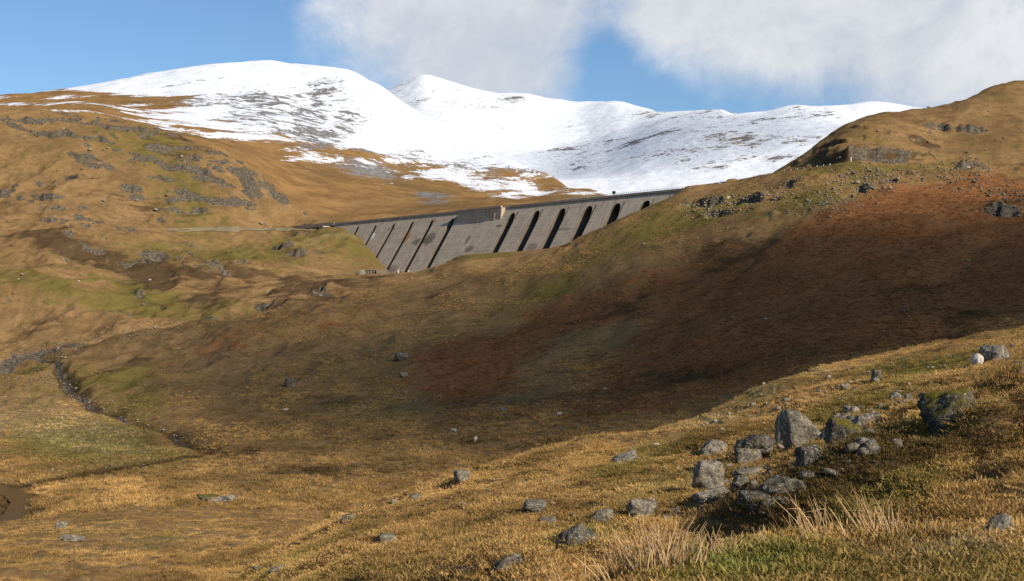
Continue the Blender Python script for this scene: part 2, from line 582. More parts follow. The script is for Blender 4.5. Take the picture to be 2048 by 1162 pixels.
A5 = [Lz(-900, 20, -9), Lz(0, 20, -7.5), Lz(480, 20, -5.6), (700, 20, 1185), (900, 20, 1125), (1100, 20, 1085), (1230, 20, 1075), (1350, 20, 1068), (1480, 20, 1030), (1600, 20, 958), (1700, 20, 912), (1800, 20, 876), (1870, 20, 852), (2048, 20, 778), Lz(2950, 20, 0.6)]
A6 = [Lz(-900, 28, -10.5), Lz(0, 28, -8.8), Lz(480, 28, -6.6), (700, 28, 1122), (900, 28, 1070), (1100, 28, 1030), (1230, 28, 1015), (1350, 28, 1005), (1480, 28, 988), (1600, 28, 950), Lz(1700, 28, -3.35), Lz(1870, 28, -2.75), Lz(2048, 28, -1.8), Lz(2950, 28, -0.3)]
A7 = [Lz(-900, 42, -11.5), (0, 42, 1195), (300, 42, 1190), (480, 42, 1180), (560, 42, 1132), (700, 42, 1068), (900, 42, 1015), (1100, 42, 980), (1230, 42, 960), (1350, 42, 945), (1480, 42, 920), (1600, 42, 888), (1700, 42, 852), (1870, 42, 815), (2048, 42, 762), Lz(2950, 42, -1)]
A8 = [(-900, 70, 1130), (0, 70, 1130), (300, 70, 1122), (480, 52, 1152), (540, 50, 1125), (600, 52, 1083), (690, 55, 1034), (800, 58, 1000), (920, 62, 955), (1000, 66, 931), (1100, 70, 903), (1220, 74, 880), (1330, 78, 862), (1400, 82, 838), (1500, 88, 793), (1600, 95, 757), (1700, 105, 729), (1850, 120, 695), (2048, 130, 662), (2950, 150, 560)]
A9 = [(-900, 100, 1085), (0, 100, 1085), (300, 97, 1088), (480, 92, 1085), (600, 95, 1078), Lz(690, 95, -17.4), Lz(920, 95, -18.5), Lz(1100, 100, -17.5), Lz(1400, 115, -16), Lz(1700, 145, -15), Lz(2048, 175, -14), Lz(2950, 200, -3)]
B1 = [Lz(-900, 158, -24.5), (0, 158, 1024), (300, 160, 1000), (560, 155, 1012), (690, 158, 1010), Lz(920, 175, -23.5), Lz(1100, 190, -22.5), Lz(1400, 190, -18.5), Lz(1700, 210, -12), Lz(2048, 240, -6), Lz(2950, 260, 20)]
B2 = [Lz(-900, 260, -26), (0, 250, 900), (300, 250, 895), (560, 245, 890), (920, 240, 875), (1100, 235, 860), (1400, 245, 800), (1700, 260, 690), (2048, 290, 620), Lz(2950, 330, 45)]
B3 = [Lz(-900, 350, -25), (0, 350, 810), (130, 350, 806), (300, 340, 800), (560, 330, 800), (920, 310, 798), (1100, 300, 788), (1250, 300, 768), (1400, 310, 700), (1700, 330, 590), (2048, 350, 510), Lz(2950, 420, 90)]
B4 = [Lz(-900, 450, -18), (0, 450, 737), (150, 450, 715), (300, 440, 700), (560, 430, 690), (700, 420, 690), (920, 400, 680), (1100, 390, 660), (1250, 380, 640), (1400, 390, 585), (1700, 400, 480), (2048, 420, 420), Lz(2950, 500, 140)]
B5 = [Lz(-900, 520, 10), (0, 520, 665), (150, 515, 655), (300, 510, 650), (420, 505, 642), (560, 500, 620), (700, 500, 605), (920, 490, 575), (1100, 480, 545), (1250, 470, 500), (1400, 480, 440), (1550, 480, 395), (1700, 480, 360), (2048, 480, 360), Lz(2950, 580, 190)]
B6 = [Lz(-900, 600, 40), (0, 560, 558), (100, 560, 562), (200, 560, 588), (270, 560, 605), (420, 560, 602), (560, 560, 585), (700, 570, 565), (780, 580, 558), (850, 585, 545), (900, 583, 524), (940, 580, 510), (1000, 575, 507), (1100, 560, 498), (1160, 555, 478), (1250, 550, 440), (1330, 560, 404), (1390, 590, 376), (1480, 570, 363), (1560, 548, 348), (1640, 530, 333), (1700, 512, 327), (1900, 520, 333), (2048, 520, 331), Lz(2950, 650, 230)]
B7 = [Lz(-900, 700, 90), (0, 640, 540), (100, 640, 535), (270, 650, 545), (420, 660, 540), (560, 680, 540), (640, 700, 548), (700, 712, 553), (780, 716, 553), (850, 716, 553), Lz(940, 690, 23), Lz(1100, 640, 25), Lz(1250, 590, 40), Lz(1330, 590, 52), Lz(1390, 600, 63.2), Lz(1480, 577, 64.2), Lz(1560, 555, 65.0), Lz(1700, 519, 65.1), Lz(1900, 527, 64.8), Lz(2048, 527, 65.2), Lz(2950, 700, 250)]
B7b = [Lz(-900, 750, 120), (0, 700, 478), (100, 700, 470), (270, 715, 500), (420, 730, 505), (560, 760, 502), (640, 765, 500), (700, 765, 512), (745, 752, 528), (780, 735, 548), Lz(850, 728, 26), Lz(940, 700, 23), Lz(1100, 655, 25), Lz(1250, 605, 38), Lz(1330, 605, 50), Lz(1390, 608, 62.5), Lz(1480, 580, 63.8), Lz(1560, 557.5, 65.5), Lz(1600, 548, 68), Lz(1700, 524, 69.5), Lz(1760, 530, 72), Lz(1840, 531, 69), Lz(1900, 532, 66.5), Lz(2048, 533, 67), Lz(2950, 720, 260)]
B8 = [Lz(-900, 800, 150), (0, 780, 420), (120, 780, 425), (270, 790, 440), (420, 800, 459), (560, 830, 459), (620, 832, 458), (680, 815, 463), (700, 800, 480), (740, 788, 505), (760, 782, 525), Lz(800, 765, 27), Lz(850, 760, 26), Lz(1100, 720, 25), Lz(1250, 660, 40), Lz(1390, 630, 61), Lz(1480, 590, 62), (1560, 566, 346), (1600, 562, 326), (1650, 556, 300), (1700, 548, 283), (1760, 545, 278), (1840, 545, 300), (1900, 545, 318), (2048, 550, 300), Lz(2950, 800, 280)]
B9 = [Lz(-900, 950, 190), (0, 950, 216), (120, 950, 229), (250, 950, 246), (330, 950, 263), (390, 940, 288), (440, 930, 306), (510, 920, 345), (560, 900, 385), (620, 890, 425), (680, 880, 446), Lz(750, 880, 50), Lz(850, 880, 45), Lz(1250, 880, 45), Lz(1390, 700, 52), Lz(1480, 660, 58), (1550, 610, 352), (1600, 600, 318), (1650, 605, 282), (1700, 612, 252), (1740, 620, 236), (1800, 630, 229), (1860, 640, 222), (1920, 650, 204), (1980, 670, 182), (2040, 690, 171), (2110, 720, 173), Lz(2950, 900, 330)]
B10 = [Lz(-900, 1150, 170), Lz(0, 1150, 150), Lz(330, 1150, 130), Lz(510, 1150, 105), Lz(620, 1150, 78), Lz(680, 1150, 60), Lz(850, 1150, 45), Lz(1400, 1150, 45), Lz(1600, 1000, 50), Lz(1800, 950, 90), Lz(2048, 1000, 120), Lz(2950, 1200, 320)]
land = Land([A0, A1, A2, A3, A4, A5, A6, A7, A8, A9, B1, B2, B3, B4, B5, B6, B7, B7b, B8, B9, B10], us, Ds)
U, D, X, Y = land.U, land.D, land.X, land.D
V0 = land.V()                     # sight rows of the smooth land
BASE = land.Z.copy()


def gblob(u0, v0, ru, rv, ang=0.0, dlo=0, dhi=1e9):
    """soft patch of ground cover around a surveyed spot"""
    a = math.radians(ang)
    du = WU - u0; dv = WV - v0
    p = (du * math.cos(a) + dv * math.sin(a)) / ru
    q = (-du * math.sin(a) + dv * math.cos(a)) / rv
    g = np.exp(-(p * p + q * q) ** 1.4)
    if dlo > 0 or dhi < 1e8:
        g = g * ((D > dlo) & (D < dhi))
    return g


# ragged patch edges
wx = fbm(X / D * 60, np.log(D) * 30, 3.0, 3, 91); wy = fbm(X / D * 60, np.log(D) * 30, 3.0, 3, 97)
WU = U + 34 * wx; WV = V0 + 22 * wy


def polydist(pts):
    """distance in plan from every land vertex to a line through surveyed points"""
    best = np.full(X.shape, 1e9)
    for (x0, y0), (x1, y1) in zip(pts[:-1], pts[1:]):
        dx, dy = x1 - x0, y1 - y0
        t = np.clip(((X - x0) * dx + (Y - y0) * dy) / (dx * dx + dy * dy + 1e-9), 0, 1)
        best = np.minimum(best, np.hypot(X - x0 - t * dx, Y - y0 - t * dy))
    return best


def ground_line(uv, dmin=100, dmax=1e9):
    return [land.hit(u, v, dmin, dmax)[:2] for u, v in uv]


S_GORGE = ground_line([(430, 640), (330, 655), (260, 672), (180, 690), (90, 705), (30, 722), (-40, 755), (-150, 790)], 300)
S_BURN = ground_line([(80, 712), (120, 745), (140, 780), (190, 815), (260, 836), (340, 860), (395, 886), (440, 905)], 150)
S_LOW = ground_line([(440, 905), (330, 925), (200, 945), (110, 962), (20, 972), (-80, 962)], 150)
dg = polydist(S_GORGE); db = polydist(S_BURN); dl = polydist(S_LOW)

# hummocks and hollows, self-similar with distance
calm_dam = gblob(1060, 500, 230, 60, 0, 540, 680) * 0.8 + gblob(760, 545, 90, 40, 0, 690, 800) * 0.9
road_u = np.interp(us, [1380, 1480, 1560, 1700, 1900, 2048, 2950], [597, 573.5, 551.5, 515.5, 523.5, 523.5, 675])
road_z = np.interp(us, [1380, 1480, 1560, 1700, 1900, 2048, 2950], [63.4, 64.2, 65.0, 65.0, 64.8, 65.2, 240])
calm_road = np.exp(-((D - road_u[None, :]) / 7.0) ** 4) * (U > 1370)
calm = np.clip(1 - calm_dam - calm_road, 0, 1)
dz = np.zeros_like(X)
lam = 64.0
o = 0
while lam > 0.12:
    w = sstep(D * 0.11 / lam, 0.75, 1.35) * sstep(lam / (D * 0.0022), 0.8, 1.6)
    if w.max() > 0:
        n = perlin(X / lam + 3.7 * o, Y / (lam * 1.15) - 5.1 * o, 200 + o)
        n = np.where(o % 2 == 0, n, 0.9 - 2.0 * np.abs(n))      # rounded tussocky tops alternate with swells
        dz += 0.034 * lam * w * n * (1 + 0.9 * sstep(D, 9, 14) * sstep(D, 150, 60) + 1.5 * sstep(D, 280, 420) * sstep(U, 900, 600) * sstep(D, 900, 800))
    lam /= 1.9; o += 1
near_flat = sstep(D, 5.0, 14.0) * 0.75 + 0.25
land.Z = BASE + dz * calm * near_flat
hum = sstep(D, 11, 15) * sstep(D, 120, 70)
land.Z += hum * (1 + 1.25 * sstep(U, 1420, 1560) * sstep(D, 26, 20)) * (0.42 * (0.35 - np.abs(perlin(X / 4.6, Y / 5.5, 250))) + 0.20 * (0.35 - np.abs(perlin(X / 1.9 + 5, Y / 2.3, 251))) + 0.09 * perlin(X / 0.7, Y / 0.8, 252))

# ---- crags: ledges that break the slopes into steps of bare rock
crag = np.zeros_like(X)
for b in [(230, 265, 190, 34, 8, 720, 1000), (60, 245, 110, 18, 6, 720, 1000), (400, 340, 120, 42, 12, 700, 1000), (290, 300, 60, 26, 0, 700, 1000), (370, 405, 70, 26, 0, 700, 1000),
          (110, 360, 70, 10, 6, 700, 1000), (255, 390, 32, 12, 0, 700, 1000), (470, 400, 120, 26, 14, 700, 1000), (60, 405, 60, 14, 0, 700, 1000), (560, 400, 70, 20, 25, 700, 1000),
          (95, 455, 40, 22, 25, 600, 1000), (250, 455, 55, 20, 0, 600, 1000), (190, 330, 45, 12, 20, 700, 1000), (20, 385, 40, 10, 0, 700, 1000), (160, 430, 80, 14, 10, 600, 1000),
          (170, 520, 90, 26, 20, 560, 760), (290, 520, 50, 14, 0, 560, 760), (420, 545, 90, 14, -8, 560, 760), (380, 520, 60, 16, 0, 600, 760), (600, 500, 60, 12, 5, 600, 800),
          (320, 640, 45, 18, 0, 480, 560), (270, 615, 12, 34, 0, 480, 570), (550, 605, 60, 16, -8, 480, 580), (640, 590, 60, 12, -8, 480, 580),
          (1760, 300, 90, 28, 0, 515, 600), (1660, 312, 60, 16, -18, 515, 600), (1840, 322, 60, 10, 0, 515, 600), (1850, 255, 30, 22, 30, 540, 700), (1930, 265, 60, 16, 5, 540, 700),
          (1960, 340, 90, 14, 0, 480, 560), (1640, 412, 60, 12, 0, 420, 520), (1700, 400, 45, 22, -30, 420, 520), (1560, 385, 90, 14, -24, 440, 560), (1440, 415, 70, 16, -5, 440, 560),
          (1740, 375, 80, 14, -20, 420, 520), (2010, 410, 50, 22, 0, 400, 500), (1130, 515, 26, 16, -40, 500, 580), (1545, 455, 16, 14, -40, 380, 520), (1820, 350, 40, 12, 0, 480, 530),
          (900, 525, 60, 9, -14, 560, 620), (1500, 470, 60, 12, -35, 400, 520)]:
    crag = np.maximum(crag, gblob(*b))
broad = (sstep(D, 560, 640) * (U < 700) + sstep(D, 470, 540) * (U > 1300)) * 0.55
cn = fbm(X, Y, 46, 4, 310)
cn2 = fbm(X * 0.8, Y * 1.3, 21, 4, 312)
crag = np.clip(crag * sstep(cn2, -0.15, 0.12), 0, 1)
crag = np.clip(np.maximum(crag, broad * sstep(cn, 0.16, 0.40) * sstep(cn2, 0.02, 0.2)) * (1 - calm_dam) * (1 - calm_road), 0, 1)
H = 8.5
zw = land.Z + 7.0 * fbm(X, Y, 34, 4, 320) + 2.6 * fbm(X, Y, 9, 3, 321)
ph = zw / H
fr = ph - np.floor(ph)
terr = (np.floor(ph) + sstep(fr, 0.38, 0.62)) * H
land.Z = land.Z + crag * 0.85 * (terr - zw)
# roughness of the bare faces
land.Z += crag * (2.0 * fbm(X, Y, 7.0, 4, 330) - 1.1 * np.abs(perlin(X / 3.1, Y / 3.6, 335)))
# streams
carve = 2.4 * np.exp(-(dg / 6.0) ** 2) + 1.9 * np.exp(-(db / 3.2) ** 2) + 0.9 * np.exp(-(dl / 2.2) ** 2)
land.Z -= carve * (D > 140)
# river pool in the valley bottom
POOL_Z = -25.6
pool_uv = [(-140, 972), (-60, 968), (0, 968), (42, 976), (63, 992), (60, 1012), (48, 1034), (26, 1054), (-20, 1066), (-140, 1072), (-140, 1052), (-30, 1044), (6, 1026), (22, 1004), (8, 988), (-50, 980)]
pool_xy = [((u - CX) / F * (-POOL_Z * F / (v - YH)), -POOL_Z * F / (v - YH)) for u, v in pool_uv]


def inside(px, py, poly):
    ins = np.zeros(px.shape, bool)
    for (x0, y0), (x1, y1) in zip(poly, poly[1:] + poly[:1]):
        c = ((y0 > py) != (y1 > py)) & (px < (x1 - x0) * (py - y0) / (y1 - y0 + 1e-12) + x0)
        ins ^= c
    return ins


ins = inside(X, Y, pool_xy)
dp = polydist(pool_xy + pool_xy[:1])
sd = np.where(ins, -dp, dp) + 1.1 * perlin(X / 3.4, Y / 4.0, 340) + 0.5 * perlin(X / 1.1, Y / 1.4, 341)
bankw = sstep(sd, -0.6, 7.0)
near_pool = (D > 120) & (D < 230)
land.Z = np.where(near_pool & (sd < 7.0), np.where(sd < 0, POOL_Z - 0.6, (POOL_Z - 0.2) * (1 - bankw) + np.maximum(land.Z, POOL_Z + 0.35) * bankw), land.Z)
land.Z = np.where(near_pool & (sd >= 7) & (U < 500), np.maximum(land.Z, POOL_Z + 0.35), land.Z)
# bench under the viaduct at the far end of the dam
ve = np.array([0.6802, -0.7330]); vl = np.array([-116.5, 837.0])
dv_ = polydist([tuple(vl + ve * -72), tuple(vl + ve * 2)])
vw = sstep(dv_, 34.0, 8.0)
land.Z = np.where(dv_ < 34, land.Z * (1 - vw) + np.minimum(land.Z, 61.6) * vw, land.Z)
# the road bench
w = calm_road
land.Z = land.Z * (1 - w * 0.9) + road_z[None, :] * w * 0.9

# ---- ground cover
nz, NRM = land.slope()
steep = sstep(nz, 0.86, 0.66)
rock = crag * (0.06 + 0.86 * steep) + 0.35 * steep * (D > 380)
rock = np.maximum(rock, 0.72 * np.exp(-(dg / 5.5) ** 2) * (D > 300))
rock = np.maximum(rock, 0.55 * np.exp(-(db / 2.6) ** 2) * (D > 200) * (U < 260))
rock = np.maximum(rock, 0.20 * np.exp(-(db / 1.6) ** 2) * (D > 150))
kn = (D > 505) & (D < 575) & (U > 1580) & (U < 1930)
rock = np.where(kn, rock * np.clip(0.62 + 1.3 * fbm(X, land.Z * 1.6 + Y, 9, 4, 351), 0.15, 1.1), rock)
dark = 0.8 * kn * steep + 0.8 * np.exp(-(np.maximum(np.abs(sd) - 0.3, 0) / 1.6) ** 2) * near_pool + 0.9 * np.exp(-(dl / 2.4) ** 2) + 0.95 * np.exp(-(db / 3.0) ** 2)
for (u0, v0, ru, rv, a, am, lo, hi) in [(300, 265, 240, 36, 10, 0.36, 700, 1000), (150, 300, 200, 26, 5, 0.22, 700, 1000), (420, 330, 130, 40, 20, 0.34, 700, 1000), (230, 400, 240, 20, 4, 0.24, 600, 1000),
                                        (200, 520, 180, 30, 15, 0.80, 540, 760), (420, 550, 200, 30, 0, 0.70, 520, 760), (640, 520, 130, 22, 0, 0.15, 600, 800), (100, 640, 200, 40, 0, 0.2, 440, 560),
                                        (330, 590, 120, 26, 0, 0.60, 480, 600), (600, 590, 170, 30, -8, 0.62, 450, 600), (260, 735, 70, 28, -25, 0.5, 300, 480), (430, 715, 70, 20, -20, 0.42, 300, 480),
                                        (500, 690, 260, 20, -18, 0.25, 300, 500), (640, 935, 260, 18, 4, 0.48, 150, 280), (1000, 890, 330, 18, 4, 0.34, 150, 290), (560, 905, 200, 10, -8, 0.45, 150, 280), (640, 940, 50, 6, 0, 0.45, 150, 280),
                                        (1240, 740, 150, 50, 0, 0.30, 200, 420), (1330, 755, 120, 26, 0, 0.2, 200, 420), (1500, 740, 300, 26, -8, 0.30, 200, 420), (1900, 660, 200, 40, -15, 0.4, 230, 380), (1640, 985, 230, 58, -24, 0.95, 11.5, 24), (1860, 935, 130, 30, -20, 0.75, 11, 24), (1990, 900, 90, 36, -20, 0.7, 11, 26), (1900, 1020, 160, 26, -10, 0.6, 10, 20), (1780, 990, 60, 26, 0, 0.5, 10, 22), (1540, 1050, 150, 36, -10, 0.9, 10.5, 20), (1400, 1040, 120, 26, -8, 0.5, 11, 22), (1100, 680, 200, 30, -20, 0.18, 300, 450),  # near-bank blobs darken its cover to paint the bank's shaded side
                                        (1480, 480, 90, 40, -35, 0.32, 380, 520), (1300, 590, 240, 50, -25, 0.22, 300, 520), (1760, 300, 110, 30, 0, 0.3, 510, 600), (2030, 395, 90, 40, 0, 0.5, 380, 520), (1750, 345, 200, 18, 0, 0.12, 450, 540), (640, 500, 90, 14, 0, 0.22, 600, 800),
                                        (900, 590, 260, 30, -20, 0.22, 430, 600), (700, 560, 160, 14, -6, 0.25, 500, 640)]:
    dark += am * gblob(u0, v0, ru, rv, a, lo, hi)
dark += (D > 300) * ((0.62 + 0.25 * (U < 800)) * fbm(X, Y, 60, 5, 410) + 0.34 * fbm(X * 0.6, Y, 11, 3, 411)) + (D <= 300) * (D > 11) * (0.62 * fbm(X, Y, np.sqrt(D) * 1.1, 5, 412))
# bands of grass and peat that run across the glen side, and gullies down it
ca, sa = math.cos(math.radians(-19)), math.sin(math.radians(-19))
P_ = WU * ca + WV * sa; Q_ = -WU * sa + WV * ca
band = fbm(P_, Q_ * 9.0, 230, 4, 420) * (D > 230) * (D < 620)
dark += 0.42 * band
for gl in [[(1555, 450), (1500, 530), (1430, 600), (1360, 650), (1345, 700)], [(1290, 560), (1240, 640), (1190, 720)], [(1990, 470), (1860, 575), (1770, 650), (1700, 700)], [(1130, 560), (1060, 640), (980, 690)], [(430, 690), (330, 720), (250, 770)], [(600, 660), (700, 640), (850, 610)], [(520, 905), (700, 880), (900, 880), (1080, 850)], [(430, 955), (650, 935), (800, 930)]]:
    gd = polydist(ground_line(gl, 140))
    wdt = 0.010 * D + 0.6
    dark += 0.36 * np.exp(-(gd / (wdt * 0.8)) ** 2) * (D > 140) * np.clip(0.6 + 1.2 * fbm(X, Y, 14, 2, 421), 0, 1)
    land.Z -= 0.0016 * D * np.exp(-(gd / (wdt * 0.8)) ** 2) * (D > 140)
green = np.zeros_like(X) + 0.07 + 0.12 * sstep(D, 420, 470) * sstep(D, 960, 860) * (U < 900) + (0.55 + 0.25 * (D < 140)) * fbm(X / D ** 0.5, Y / D ** 0.5, 2.2, 4, 400)
for (u0, v0, ru, rv, a, am, lo, hi) in [(180, 590, 200, 40, 8, 0.42, 450, 620), (420, 620, 200, 26, 0, 0.35, 420, 600), (600, 480, 200, 45, 5, 0.40, 600, 860), (380, 520, 220, 30, 0, 0.36, 560, 800), (100, 800, 260, 90, 10, 0.38, 200, 460),
                                        (220, 900, 260, 40, 0, 0.42, 150, 300), (330, 760, 220, 50, 0, 0.32, 250, 460), (820, 700, 300, 70, -20, 0.18, 250, 520), (1180, 520, 260, 45, -18, 0.17, 380, 600), (1350, 450, 230, 40, -25, 0.30, 400, 600),
                                        (1620, 390, 260, 40, -10, 0.36, 400, 540), (1850, 290, 200, 45, 0, 0.22, 500, 700), (1650, 280, 100, 40, -30, 0.12, 520, 700), (960, 515, 90, 12, 0, 0.55, 540, 620), (1750, 340, 260, 14, 0, 0.35, 440, 540),
                                        (1000, 640, 300, 60, -20, 0.10, 300, 520), (230, 350, 240, 60, 10, 0.18, 700, 1000), (330, 280, 200, 40, 10, 0.34, 700, 1000),
                                        (1450, 830, 260, 40, -28, 0.50, 30, 140), (1750, 790, 250, 60, -20, 0.52, 30, 140), (1330, 1010, 120, 60, -10, 0.36, 12, 60), (1180, 1085, 110, 50, -10, 0.55, 9, 40), (1760, 970, 330, 120, -25, 0.80, 10, 40),
                                        (1550, 1120, 150, 40, 0, 0.34, 4, 12), (1800, 1150, 420, 90, 0, 0.62, 4, 12), (1440, 1140, 140, 60, 0, 0.60, 4, 12), (900, 1150, 220, 22, -10, 0.30, 10, 50), (1300, 930, 300, 30, -15, 0.10, 30, 90), (560, 1140, 160, 20, -25, 0.35, 30, 60)]:
    green += am * gblob(u0, v0, ru, rv, a, lo, hi)
brack = np.zeros_like(X)
for (u0, v0, ru, rv, a, am, lo, hi) in [(930, 745, 125, 70, -5, 1.0, 250, 420), (1620, 560, 420, 110, -28, 0.95, 270, 500), (1350, 560, 150, 60, -25, 0.55, 330, 500), (1800, 450, 280, 70, -20, 0.48, 330, 470), (1450, 690, 330, 60, -18, 0.66, 220, 400),
                                        (1980, 380, 60, 22, 10, 0.55, 400, 490), (1960, 560, 300, 120, -22, 0.85, 250, 480), (1120, 640, 150, 55, -25, 0.75, 300, 460), (560, 640, 160, 20, -20, 0.1, 400, 560), (420, 700, 90, 24, -20, 0.42, 300, 460), (1000, 850, 420, 45, -5, 0.34, 200, 330), (560, 700, 300, 60, -20, 0.15, 300, 480),
                                        (1420, 780, 260, 20, -14, 0.35, 200, 330), (700, 620, 240, 40, -20, 0.28, 400, 560), (1700, 660, 330, 70, -20, 0.5, 220, 360), (1800, 770, 160, 16, -18, 0.4, 60, 130), (1930, 690, 120, 18, -18, 0.35, 80, 140)]:
    brack += am * gblob(u0, v0, ru, rv, a, lo, hi)
pale = np.zeros_like(X)
for (u0, v0, ru, rv, a, am, lo, hi) in [(120, 860, 260, 50, 12, 0.5, 180, 420), (1500, 800, 260, 26, -28, 0.45, 40, 130), (1900, 1110, 140, 20, 0, 0.5, 4, 11), (300, 1080, 200, 40, 0, 0.25, 60, 170), (1650, 885, 160, 20, -20, 0.4, 20, 70), (1330, 990, 160, 26, -12, 0.3, 12, 60), (420, 500, 100, 6, 0, 0.5, 600, 800), (700, 485, 90, 5, 0, 0.5, 600, 800)]:
    pale += am * gblob(u0, v0, ru, rv, a, lo, hi)
snow = np.zeros_like(X)
land.attrs = dict(green=green, bracken=np.clip(brack, 0, 1.1), dark=np.clip(dark, 0, 1.1), rock=np.clip(rock, 0, 1.1), pale=np.clip(pale, 0, 1), snow=snow)

M_NEAR = ground_material("moor_ground_near", 9.0, 1.3, 0.06)
M_FAR = ground_material("moor_ground_far", 0.85, 0.14, 0.55)
near = land.mesh("ground", 0, J_NEAR + 1, M_NEAR); tag(near, kind='structure')
far = land.mesh("hillside", J_NEAR, len(Ds), M_FAR); tag(far, kind='structure')

# ground behind and beside the view point
bx = np.linspace(-60, 60, 25); by = np.linspace(-60, 1.2, 16)
BX, BY = np.meshgrid(bx, by)
BZ = -1.62 + 0.10 * BX + 0.03 * BY + 0.25 * fbm(BX, BY, 9, 3, 77) - 0.5 * sstep(np.abs(BX), 1.0, 6.0) * sstep(BY, -3, 1.2)
BZ = np.where((BY > 0.5), np.minimum(BZ, -2.1), BZ)
BZ = np.where((np.abs(BX) < 4) & (BY > -4), -1.95 + 0.05 * BX, BZ)
idx = np.arange(BX.size).reshape(BX.shape)
qq = np.stack([idx[:-1, :-1], idx[:-1, 1:], idx[1:, 1:], idx[1:, :-1]], -1).reshape(-1, 4)
z0 = np.zeros(BX.size)
behind = grid_mesh("ground", np.stack([BX, BY, BZ], -1).reshape(-1, 3), qq, M_NEAR, dict(green=z0 + 0.4, bracken=z0, dark=z0, rock=z0, pale=z0, snow=z0))
tag(behind, kind='structure')

# ------------------------------------------------------------------ mountains
M_MT = mountain_material()


def mountain(lines, us_, Ds_, amp, seed, snowf, rockb, ridge=0.6):
    L = Land(lines, us_, Ds_)
    x, y, d, u = L.X, L.D, L.D, L.U
    v0 = L.V()
    zz = np.zeros_like(x)
    lam = 420.0; a = 1.0; oo = 0
    while lam > 9:
        n = perlin(x / lam + 1.3 * oo, y / (lam * 1.4) + 2.2 * oo, seed + oo)
        n = n if oo == 0 else (1 - ridge) * n + ridge * (0.55 - 1.5 * np.abs(n))
        wgt = 1.0 if lam < 250 else 0.35
        zz += amp * wgt * lam * n
        lam /= 1.95; oo += 1
    L.Z = L.Z + zz - zz.mean()
    # keep the surveyed skyline: take the mean rise of the roughness out of each bearing
    dv = v0.min(axis=0) - L.V().min(axis=0)
    ker = np.ones(31) / 31.0
    dv = np.convolve(np.pad(dv, 15, mode='edge'), ker, mode='valid')
    L.Z = L.Z - dv[None, :] / F * d
    nz_, _ = L.slope()
    L.attrs = dict(snow=snowf(L, u, v0, x, y, L.Z, nz_), rock=rockb(L, u, v0, x, y, L.Z, nz_))
    return L


us_l = np.concatenate([np.linspace(-900, -60, 40, endpoint=False), np.linspace(-60, 1420, 460)])
Ds_l = np.concatenate([np.linspace(900, 1300, 110, endpoint=False), np.linspace(1300, 2500, 210, endpoint=False), np.linspace(2500, 3000, 24)])
ML = [
    [Lz(-900, 900, 60), Lz(400, 900, 50), Lz(600, 900, 48), Lz(1420, 900, 45)],
    [(-900, 1000, 255), (0, 1000, 262), (330, 1000, 300), (400, 1000, 315), (500, 1000, 360), (600, 1000, 422), (700, 1000, 432), (800, 1000, 428), (915, 1000, 420), (1000, 1000, 420), (1200, 1000, 420), (1420, 1000, 450)],
    [(-900, 1250, 205), (0, 1250, 212), (150, 1250, 222), (300, 1250, 250), (400, 1250, 272), (500, 1250, 300), (600, 1250, 330), (700, 1250, 352), (800, 1250, 372), (900, 1250, 382), (1000, 1250, 388), (1150, 1250, 392), (1200, 1250, 396), (1420, 1250, 440)],
    [(-900, 1600, 200), (0, 1600, 203), (150, 1650, 203), (300, 1700, 200), (400, 1750, 196), (500, 1800, 196), (600, 1800, 216), (700, 1750, 245), (800, 1700, 288), (900, 1650, 322), (1000, 1550, 350), (1100, 1480, 370), (1200, 1400, 388), (1420, 1350, 430)],
    [(-900, 2000, 195), (0, 1900, 197), (110, 2000, 188), (220, 2100, 170), (350, 2250, 148), (450, 2350, 136), (540, 2400, 132), (575, 2400, 136), (640, 2350, 140), (700, 2300, 150), (750, 2200, 170), (800, 2100, 206), (880, 2000, 251), (960, 1900, 296), (1040, 1750, 331), (1100, 1650, 356), (1150, 1560, 374), (1210, 1450, 386), (1300, 1400, 405), (1420, 1380, 428)],
    [Lz(-900, 2600, 300), Lz(0, 2500, 280), Lz(540, 2950, 420), Lz(800, 2600, 240), Lz(1000, 2300, 150), Lz(1210, 2000, 90), Lz(1420, 1900, 60)],
]


def snow_left(L, u, v, x, y, z, nz_):
    line = np.interp(u, [-900, 0, 60, 120, 200, 300, 420, 520, 640, 760, 900, 1050, 1220, 1420], [205, 206, 205, 206, 216, 238, 272, 296, 318, 345, 374, 390, 400, 420])
    s = 0.54 + (line - v) / 125.0 + 0.62 * fbm(x + 0.8 * z, z * 2.2, 150, 5, 812)
    s = np.clip(s, -0.6, 1.0)
    # wind-scoured ground near the left ridge, bare crags low down
    s -= 0.28 * np.exp(-(((u - 260) / 150) ** 2 + ((v - 200) / 22.0) ** 2))
    s += 0.30 * np.exp(-(((u - 520) / 170) ** 2 + ((v - 225) / 45.0) ** 2))
    s -= 0.22 * sstep(u, 140, 40) + 0.04 * sstep(u, 330, 200)
    s -= 0.9 * np.exp(-(((u - 870) / 70) ** 2 + ((v - 392) / 26.0) ** 2))
    return s


def rock_left(L, u, v, x, y, z, nz_):
    r = 0.3 * sstep(nz_, 0.84, 0.6)
    for (u0, v0, ru, rv, a) in [(560, 208, 95, 30, 1.5), (640, 258, 70, 30, 1.35), (640, 182, 36, 15, 1.0), (500, 235, 60, 14, 0.6), (715, 330, 70, 18, 0.65), (760, 350, 70, 14, 0.6), (830, 312, 60, 14, 0.55), (930, 330, 60, 12, 0.5), (470, 190, 50, 10, 0.4),
                                (400, 205, 60, 10, 0.4), (700, 240, 30, 20, 0.5), (870, 392, 50, 20, 0.75), (720, 405, 30, 12, 0.4), (1000, 350, 60, 12, 0.4), (620, 300, 40, 10, 0.5), (330, 200, 70, 10, 0.4), (820, 430, 60, 14, 0.25)]:
        r = r + a * np.exp(-(((u - u0) / ru) ** 2 + ((v - v0) / rv) ** 2))
    return r


